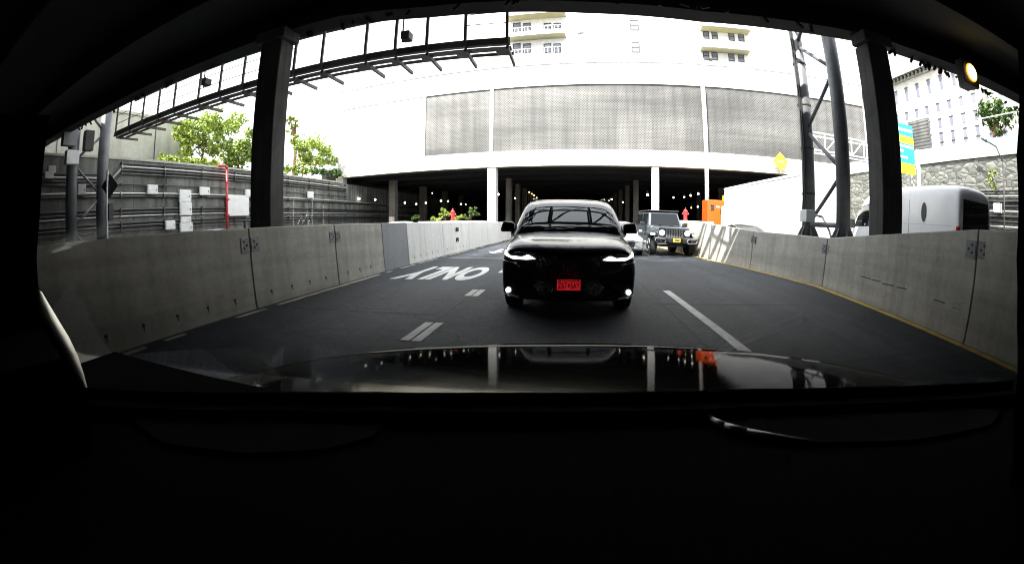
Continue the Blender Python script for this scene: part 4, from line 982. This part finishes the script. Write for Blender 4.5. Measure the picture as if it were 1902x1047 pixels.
# --- van
t = thing('white_van', 'white high roof van with dark rear window passing behind the pillar', 'van')
# local: nose at +y
PV = [(0, 0), (.6, 0), (.93, .0), (.985, .08), (1.0, .25), (1.0, .5), (.965, .80), (.90, .94), (.72, .99), (0, 1)]
st = [(0, .93, .45, 2.35), (.06, .98, .40, 2.62), (.3, 1.0, .38, 2.70), (2.5, 1.0, .38, 2.74), (4.3, 1.0, .38, 2.72), (4.8, .99, .38, 2.62), (5.2, .97, .38, 2.38), (5.6, .95, .38, 1.98), (5.95, .93, .38, 1.48), (6.3, .88, .40, 1.24), (6.5, .75, .50, 1.0)]
body = obj('body', loft(st, PV), M['paintw'], t, True, sub=2); bake(body, wheel_cut((1.1, 5.2), .36)); bv = bvh(body)
for f in body.data.polygons: f.use_smooth = True
obj('rear_window', patch(bv, [(-.82, 1.30), (.82, 1.30), (.74, 2.30), (-.74, 2.30)], 'y', -3, .008, 4), M['glass'], t, True)
obj('rear_panel', patch(bv, [(-.88, .75), (.88, .75), (.88, 1.27), (-.88, 1.27)], 'y', -3, .007, 3), M['plastic'], t, True)
bm = B(); box(bm, -.9, .9, -.12, .05, .45, .72); obj('rear_bumper', bm, M['plastic'], t, bevel=.03)
for s in (-1, 1):
    obj('cab_window', patch(bv, [(4.6, 1.50), (5.7, 1.48), (5.3, 2.12), (4.7, 2.2)], 'x', 3 * s, .008, 3), M['glass'], t, True)
    obj('tail_light', patch(bv, [(.03, 1.15), (.14, 1.15), (.14, 1.62), (.03, 1.62)], 'x', 3 * s, .010, 3), M['taillamp'], t)
    obj('crease', patch(bv, [(.3, 1.62), (4.0, 1.62), (4.0, 1.635), (.3, 1.635)], 'x', 3 * s, .004, 3), M['steell'], t)
    bm = B(); hexa(bm, [(s * .98, 5.55, 1.42), (s * 1.22, 5.52, 1.42), (s * 1.22, 5.65, 1.42), (s * .98, 5.7, 1.42), (s * .98, 5.55, 1.70), (s * 1.22, 5.52, 1.72), (s * 1.22, 5.65, 1.72), (s * .98, 5.7, 1.70)]); obj('side_mirror', bm, M['plastic'], t, bevel=.03)
    for y in (1.1, 5.2): wheel(t, s * .86, y, .36, .24, M['steel'])
bm = B(); sm_ = M['steel']
for s in (-1, 1):
    for yy in (2.35, 3.75): obj('door_seam', patch(bv, [(yy, .55), (yy + .018, .55), (yy + .018, 2.45), (yy, 2.45)], 'x', 3 * s, .004, 3), M['steeld'], t)
    obj('sill_trim', patch(bv, [(1.6, .46), (4.7, .46), (4.7, .60), (1.6, .60)], 'x', 3 * s, .008, 3), M['plastic'], t)
    obj('door_handle', patch(bv, [(3.5, 1.50), (3.7, 1.50), (3.7, 1.55), (3.5, 1.55)], 'x', 3 * s, .02, 1), M['plastic'], t)
bm.free(); ring = [(1.62 + math.cos(a * PI / 10) * .13, 1.95 + math.sin(a * PI / 10) * .26) for a in range(20)]
obj('oval_vent', patch(bv, ring, 'x', -3, .010, 2), M['plastic'], t)
obj('windshield', patch(bv, [(-.75, 1.50), (.75, 1.50), (.65, 2.25), (-.65, 2.25)], 'y', 8, .008, 4), M['glass'], t, True)
place(t, (12.0, 8.55, 0), 0); t.scale = (1, 1, 1.15)

# --- box truck with orange cab
t = thing('box_truck', 'long white box truck beyond the right barrier', 'truck')
bm = B(); box(bm, -1.2, 1.2, 0, 11.2, 1.05, 4.15); bd = obj('cargo_box', bm, M['paintw'], t, bevel=.05)
bm = B(); box(bm, -1.23, -1.205, .02, 11.18, 1.05, 1.18); box(bm, -1.23, -1.205, .02, 11.18, 4.0, 4.12); obj('side_rail', bm, M['steell'], bd)
bm = B(); box(bm, -1.0, 1.0, .1, 12.4, .75, 1.04); obj('chassis', bm, M['plastic'], t)
for y in (1.4, 2.7, 9.6):
    for s in (-1, 1): wheel(t, s * 1.0, y, .5, .28, M['steel'])
bm = B(); box(bm, -1.0, 1.0, 11.25, 12.5, .8, 2.9); obj('cab', bm, M['paintw'], t, bevel=.08)
place(t, (12.25, 18.6, 0), 0)
# orange cab truck ahead of it
t = thing('orange_truck', 'bright orange truck body with small dark windows beside the drain pipe', 'truck')
bm = B(); box(bm, -1.0, 1.0, 0, 1.5, .5, 3.42); o = obj('body', bm, M['orange'], t, bevel=.06)
bm = B(); box(bm, -.75, -.45, -.02, .01, 2.6, 3.05); box(bm, .05, .32, -.02, .01, 2.35, 2.75); split('window', bm, M['glass'], t)
bm = B(); box(bm, .72, 1.25, -.25, 1.3, 3.43, 3.9); box(bm, .9, 1.2, -.3, -.01, 2.2, 3.4); obj('beacon_frame', bm, M['yellow'], t, bevel=.03)
bm = B(); box(bm, -.3, .0, -.02, .005, 2.85, 2.95); obj('badge', bm, M['boxw'], t)
for s in (-1, 1):
    bm = B(); tube(bm, (s * .75 - .12, .7, .45), (s * .75 + .12, .7, .45), .45, 20); obj('wheel', bm, M['rubber'], t)
p = gy(1331, 385, 33); place(t, (p.x, 32.3, 0), 0)

# ================================================================== OWN CAR (rear window surround, boot lid, parcel shelf)
t = thing('camera_car', 'black rear deck, boot lid and pillars of the car filming the road', 'car', (0, 0, 0))
M['lid'] = mat('dark_boot_lid_paint', (.008, .010, .011), .05, 0, .5)
M['lid'].node_tree.nodes['Principled BSDF'].inputs['IOR'].default_value = 1.07
M['trim'] = painted('black_rear_shelf_cloth', (.002, .002, .002), .95, 0, .7, spec=.02)
M['shelf2'] = mat('speaker_cloth', (.0035, .0035, .0035), .95, spec=.03)
# lid surface: edge outline measured, height falls towards the tail
edge = [(300, 722), (400, 702), (500, 681), (600, 662), (700, 649), (800, 642), (900, 638), (1000, 637), (1100, 637), (1200, 639), (1300, 644), (1400, 652), (1500, 664), (1600, 680), (1700, 699), (1750, 711)]
ZE = .985
rows = []
bm = B(); nU, nV = 64, 26
E_ = [gz(x, y, ZE) for x, y in edge]
def edge_at(u):
    f = u * (len(E_) - 1); k = min(int(f), len(E_) - 2); return E_[k].lerp(E_[k + 1], f - k)
SILL = [gz(x, y, 1.06) for x, y in ((150, 716), (300, 724), (500, 725), (700, 727), (900, 728), (1000, 728), (1200, 726), (1400, 721), (1600, 717), (1760, 712), (1880, 705))]
def near_at(u):
    e = edge_at(u)
    for a, b in zip(SILL, SILL[1:]):
        if a.x <= e.x <= b.x: y = a.y + (b.y - a.y) * (e.x - a.x) / (b.x - a.x); break
    else: y = .4
    return Vector((e.x, min(y - .01, e.y - .05), 0))
def height(s):       # s: 0 near glass .. 1 tail edge; slope changes give the folded reflections
    al = lambda q: R(4.5) if q > .92 else R(11 - 2.1 * math.sin(min(1, q / .5) * PI / 2) + .9 * max(0, (q - .5) / .42))
    n = 40; return 1.022 - sum(math.tan(al(s * (k + .5) / n)) * s / n for k in range(n)) * .37
h1 = height(1)
for i in range(nU + 1):
    u = i / nU; e = edge_at(u); n_ = near_at(u); r_ = []
    for j in range(nV + 1):
        s = j / nV; p = n_.lerp(e, s); p.z = ZE + height(s) - h1 - .006 * (p.x / .8) ** 4; r_.append(bm.verts.new(p))
    q = Vector((e.x * 1.0, e.y + .012, ZE - .02)); r_.append(bm.verts.new(q)); r_.append(bm.verts.new((e.x, e.y + .01, ZE - .3))); rows.append(r_)
for a, b in zip(rows, rows[1:]):
    for k in range(len(a) - 1): bm.faces.new((a[k], b[k], b[k + 1], a[k + 1]))
lid = obj('boot_lid', bm, M['lid'], t, True)
# interior sill + shelf
sill = [(150, 716), (300, 724), (500, 725), (700, 727), (900, 728), (1000, 728), (1200, 726), (1400, 721), (1600, 717), (1760, 712), (1880, 705)]
bm = B(); ra, rb, rc, rd = [], [], [], []
for x, y in sill:
    p = gz(x, y, 1.06); ra.append(bm.verts.new(p)); rb.append(bm.verts.new((p.x, p.y - .0, 1.045)))
    p2 = Vector((p.x * .96, p.y - .04, 1.045)); rc.append(bm.verts.new(p2)); rd.append(bm.verts.new((p.x * .96, p.y - .045, 1.0)))
for k in range(len(ra) - 1):
    for a, b in ((ra, rb), (rb, rc), (rc, rd)): bm.faces.new((a[k], a[k + 1], b[k + 1], b[k]))
o = obj('window_seal', bm, M['trim'], t); k = o.modifiers.new('thick', 'SOLIDIFY'); k.thickness = .006
bm = B(); box(bm, -1.05, 1.05, -.55, .545, .95, 1.035); shelf = obj('parcel_shelf', bm, M['trim'], t, bevel=.01)
for sd, ol in ((1, [(1312, 770), (1322, 784), (1345, 797), (1385, 808), (1500, 824), (1700, 820), (1840, 792), (1862, 762), (1700, 762), (1500, 766), (1380, 766)]),
               (-1, [(235, 772), (330, 765), (500, 768), (640, 775), (715, 790), (690, 815), (600, 838), (450, 845), (300, 825)])):
    pts = [gz(x, y, 1.0355) for x, y in ol]; bm = B(); prism(bm, pts, (0, 0, .004)); g_ = obj('speaker_grille', bm, M['shelf2'], shelf)
    if sd > 0:
        bm = B(); rr = (.001, .004, .006, .006, .002)  # pale tapered crescent: the lit grille edge put into colour and shape
        for k in range(4): tube(bm, pts[k] + Vector((0, 0, .005)), pts[k + 1] + Vector((0, 0, .005)), rr[k], 8, rr[k + 1])
        obj('speaker_rim_glint', bm, M['pipel'], g_, True)
# pillars: inner edge measured, then carried outwards and back
def pillar_in(name, edge, outx, r=.85):
    bm = B(); a, b, c = [], [], []
    for x, y in edge:
        d = ray(x, y); p = Vector((0, 0, H)) + d * (r / math.hypot(d.x, d.y) if y < 640 else .62 / math.hypot(d.x, d.y) * 1.0)
        a.append(bm.verts.new(p)); b.append(bm.verts.new((p.x * 1.0 + outx * .10, p.y - .35, p.z))); c.append(bm.verts.new((p.x + outx * .05, p.y - 1.3, p.z)))
    for k in range(len(a) - 1):
        for u, v in ((a, b), (b, c)): bm.faces.new((u[k], u[k + 1], v[k + 1], v[k]))
    o = obj(name, bm, M['trim'], t); k = o.modifiers.new('thick', 'SOLIDIFY'); k.thickness = .01; k.offset = 0; return o
pL = pillar_in('rear_pillar', [(92, 215), (82, 290), (74, 400), (68, 480), (72, 540), (95, 600), (128, 665), (156, 718), (170, 760), (170, 900)], -1)
pR = pillar_in('rear_pillar', [(1889, 60), (1889, 290), (1889, 480), (1889, 600), (1889, 700), (1885, 760), (1880, 900)], 1)
# pale rod added for the streak of glare along the left pillar
bm = B(); prev = None
for x, y, w in [(72, 540, .004), (86, 580, .012), (105, 618, .015), (125, 655, .013), (142, 690, .009), (156, 718, .004)]:
    d = ray(x, y); p = Vector((0, 0, H)) + d * (.50 / math.hypot(d.x, d.y))
    ring = [bm.verts.new(p + (RT * math.cos(a * PI / 8) + (UP * .35 - FW) * math.sin(a * PI / 8)) * w) for a in range(16)]
    if prev:
        for a in range(16): bm.faces.new((prev[a], prev[(a + 1) % 16], ring[(a + 1) % 16], ring[a]))
    prev = ring
obj('pillar_glare_streak', bm, mat('satin_glare_streak', (.75, .73, .66), .5, 1), pL, True)
# closed cabin behind the camera keeps the rear deck dark
bm = B(); box(bm, -1.0, 1.0, -2.4, -.345, 1.60, 1.63); obj('roof', bm, M['paintk'], t)
bm = B(); box(bm, -1.0, 1.0, -2.43, -2.403, .2, 1.599); obj('seat_back', bm, M['trim'], t)
for s in (-1, 1):
    bm = B(); box(bm, s * 1.02 - .02, s * 1.02 + .02, -2.4, .12, .2, 1.599); obj('cabin_side', bm, M['trim'], t)
bm = B(); box(bm, -1.05, 1.05, -.60, -.56, .2, 1.03); obj('rear_seat', bm, M['trim'], t, bevel=.01)
# tinted sloping rear window: real pane, reflects more the flatter it is seen
def pane():
    m = bpy.data.materials.new('tinted_rear_glass'); m.use_nodes = True; N, L = m.node_tree.nodes, m.node_tree.links
    N.remove(N['Principled BSDF']); tr = N.new('ShaderNodeBsdfTransparent'); tr.inputs[0].default_value = (.95, .96, .955, 1)
    gl = N.new('ShaderNodeBsdfGlossy'); gl.inputs['Roughness'].default_value = .02; gl.inputs[0].default_value = (.3, .32, .34, 1)
    ge = N.new('ShaderNodeNewGeometry'); dt = N.new('ShaderNodeVectorMath'); dt.operation = 'DOT_PRODUCT'
    L.new(ge.outputs['Incoming'], dt.inputs[0]); L.new(ge.outputs['Normal'], dt.inputs[1])
    def mth(op, a, b=None):
        n = N.new('ShaderNodeMath'); n.operation = op
        if isinstance(a, (int, float)): n.inputs[0].default_value = a
        else: L.new(a, n.inputs[0])
        if b is not None:
            if isinstance(b, (int, float)): n.inputs[1].default_value = b
            else: L.new(b, n.inputs[1])
        return n.outputs[0]
    f = mth('ADD', mth('MULTIPLY', mth('POWER', mth('SUBTRACT', 1.0, mth('ABSOLUTE', dt.outputs['Value'])), 5.0), .96), .04)
    mx = N.new('ShaderNodeMixShader'); L.new(f, mx.inputs[0]); L.new(tr.outputs[0], mx.inputs[1]); L.new(gl.outputs[0], mx.inputs[2])
    L.new(mx.outputs[0], N['Material Output'].inputs['Surface']); return m
bm = B(); ta = math.tan(R(28.5)); y0, z0, y1 = .72, 1.045 - .105 * math.tan(R(28.5)), -.34; z1 = z0 + (y0 - y1) * ta
rowsg = []
for k in range(33):
    x = -1.3 + 2.6 * k / 32; c = .10 * x * x
    rowsg.append([bm.verts.new(p) for p in ((x, y0 - c, z0), (x, y1 - c, z1), (x, y1 - c, z1 + .005), (x, y0 - c, z0 + .005))])
for a, b in zip(rowsg, rowsg[1:]):
    for k in range(4): bm.faces.new((a[k], a[(k + 1) % 4], b[(k + 1) % 4], b[k]))
bm.faces.new(rowsg[0]); bm.faces.new(rowsg[-1][::-1])
obj('rear_window', bm, pane(), t)
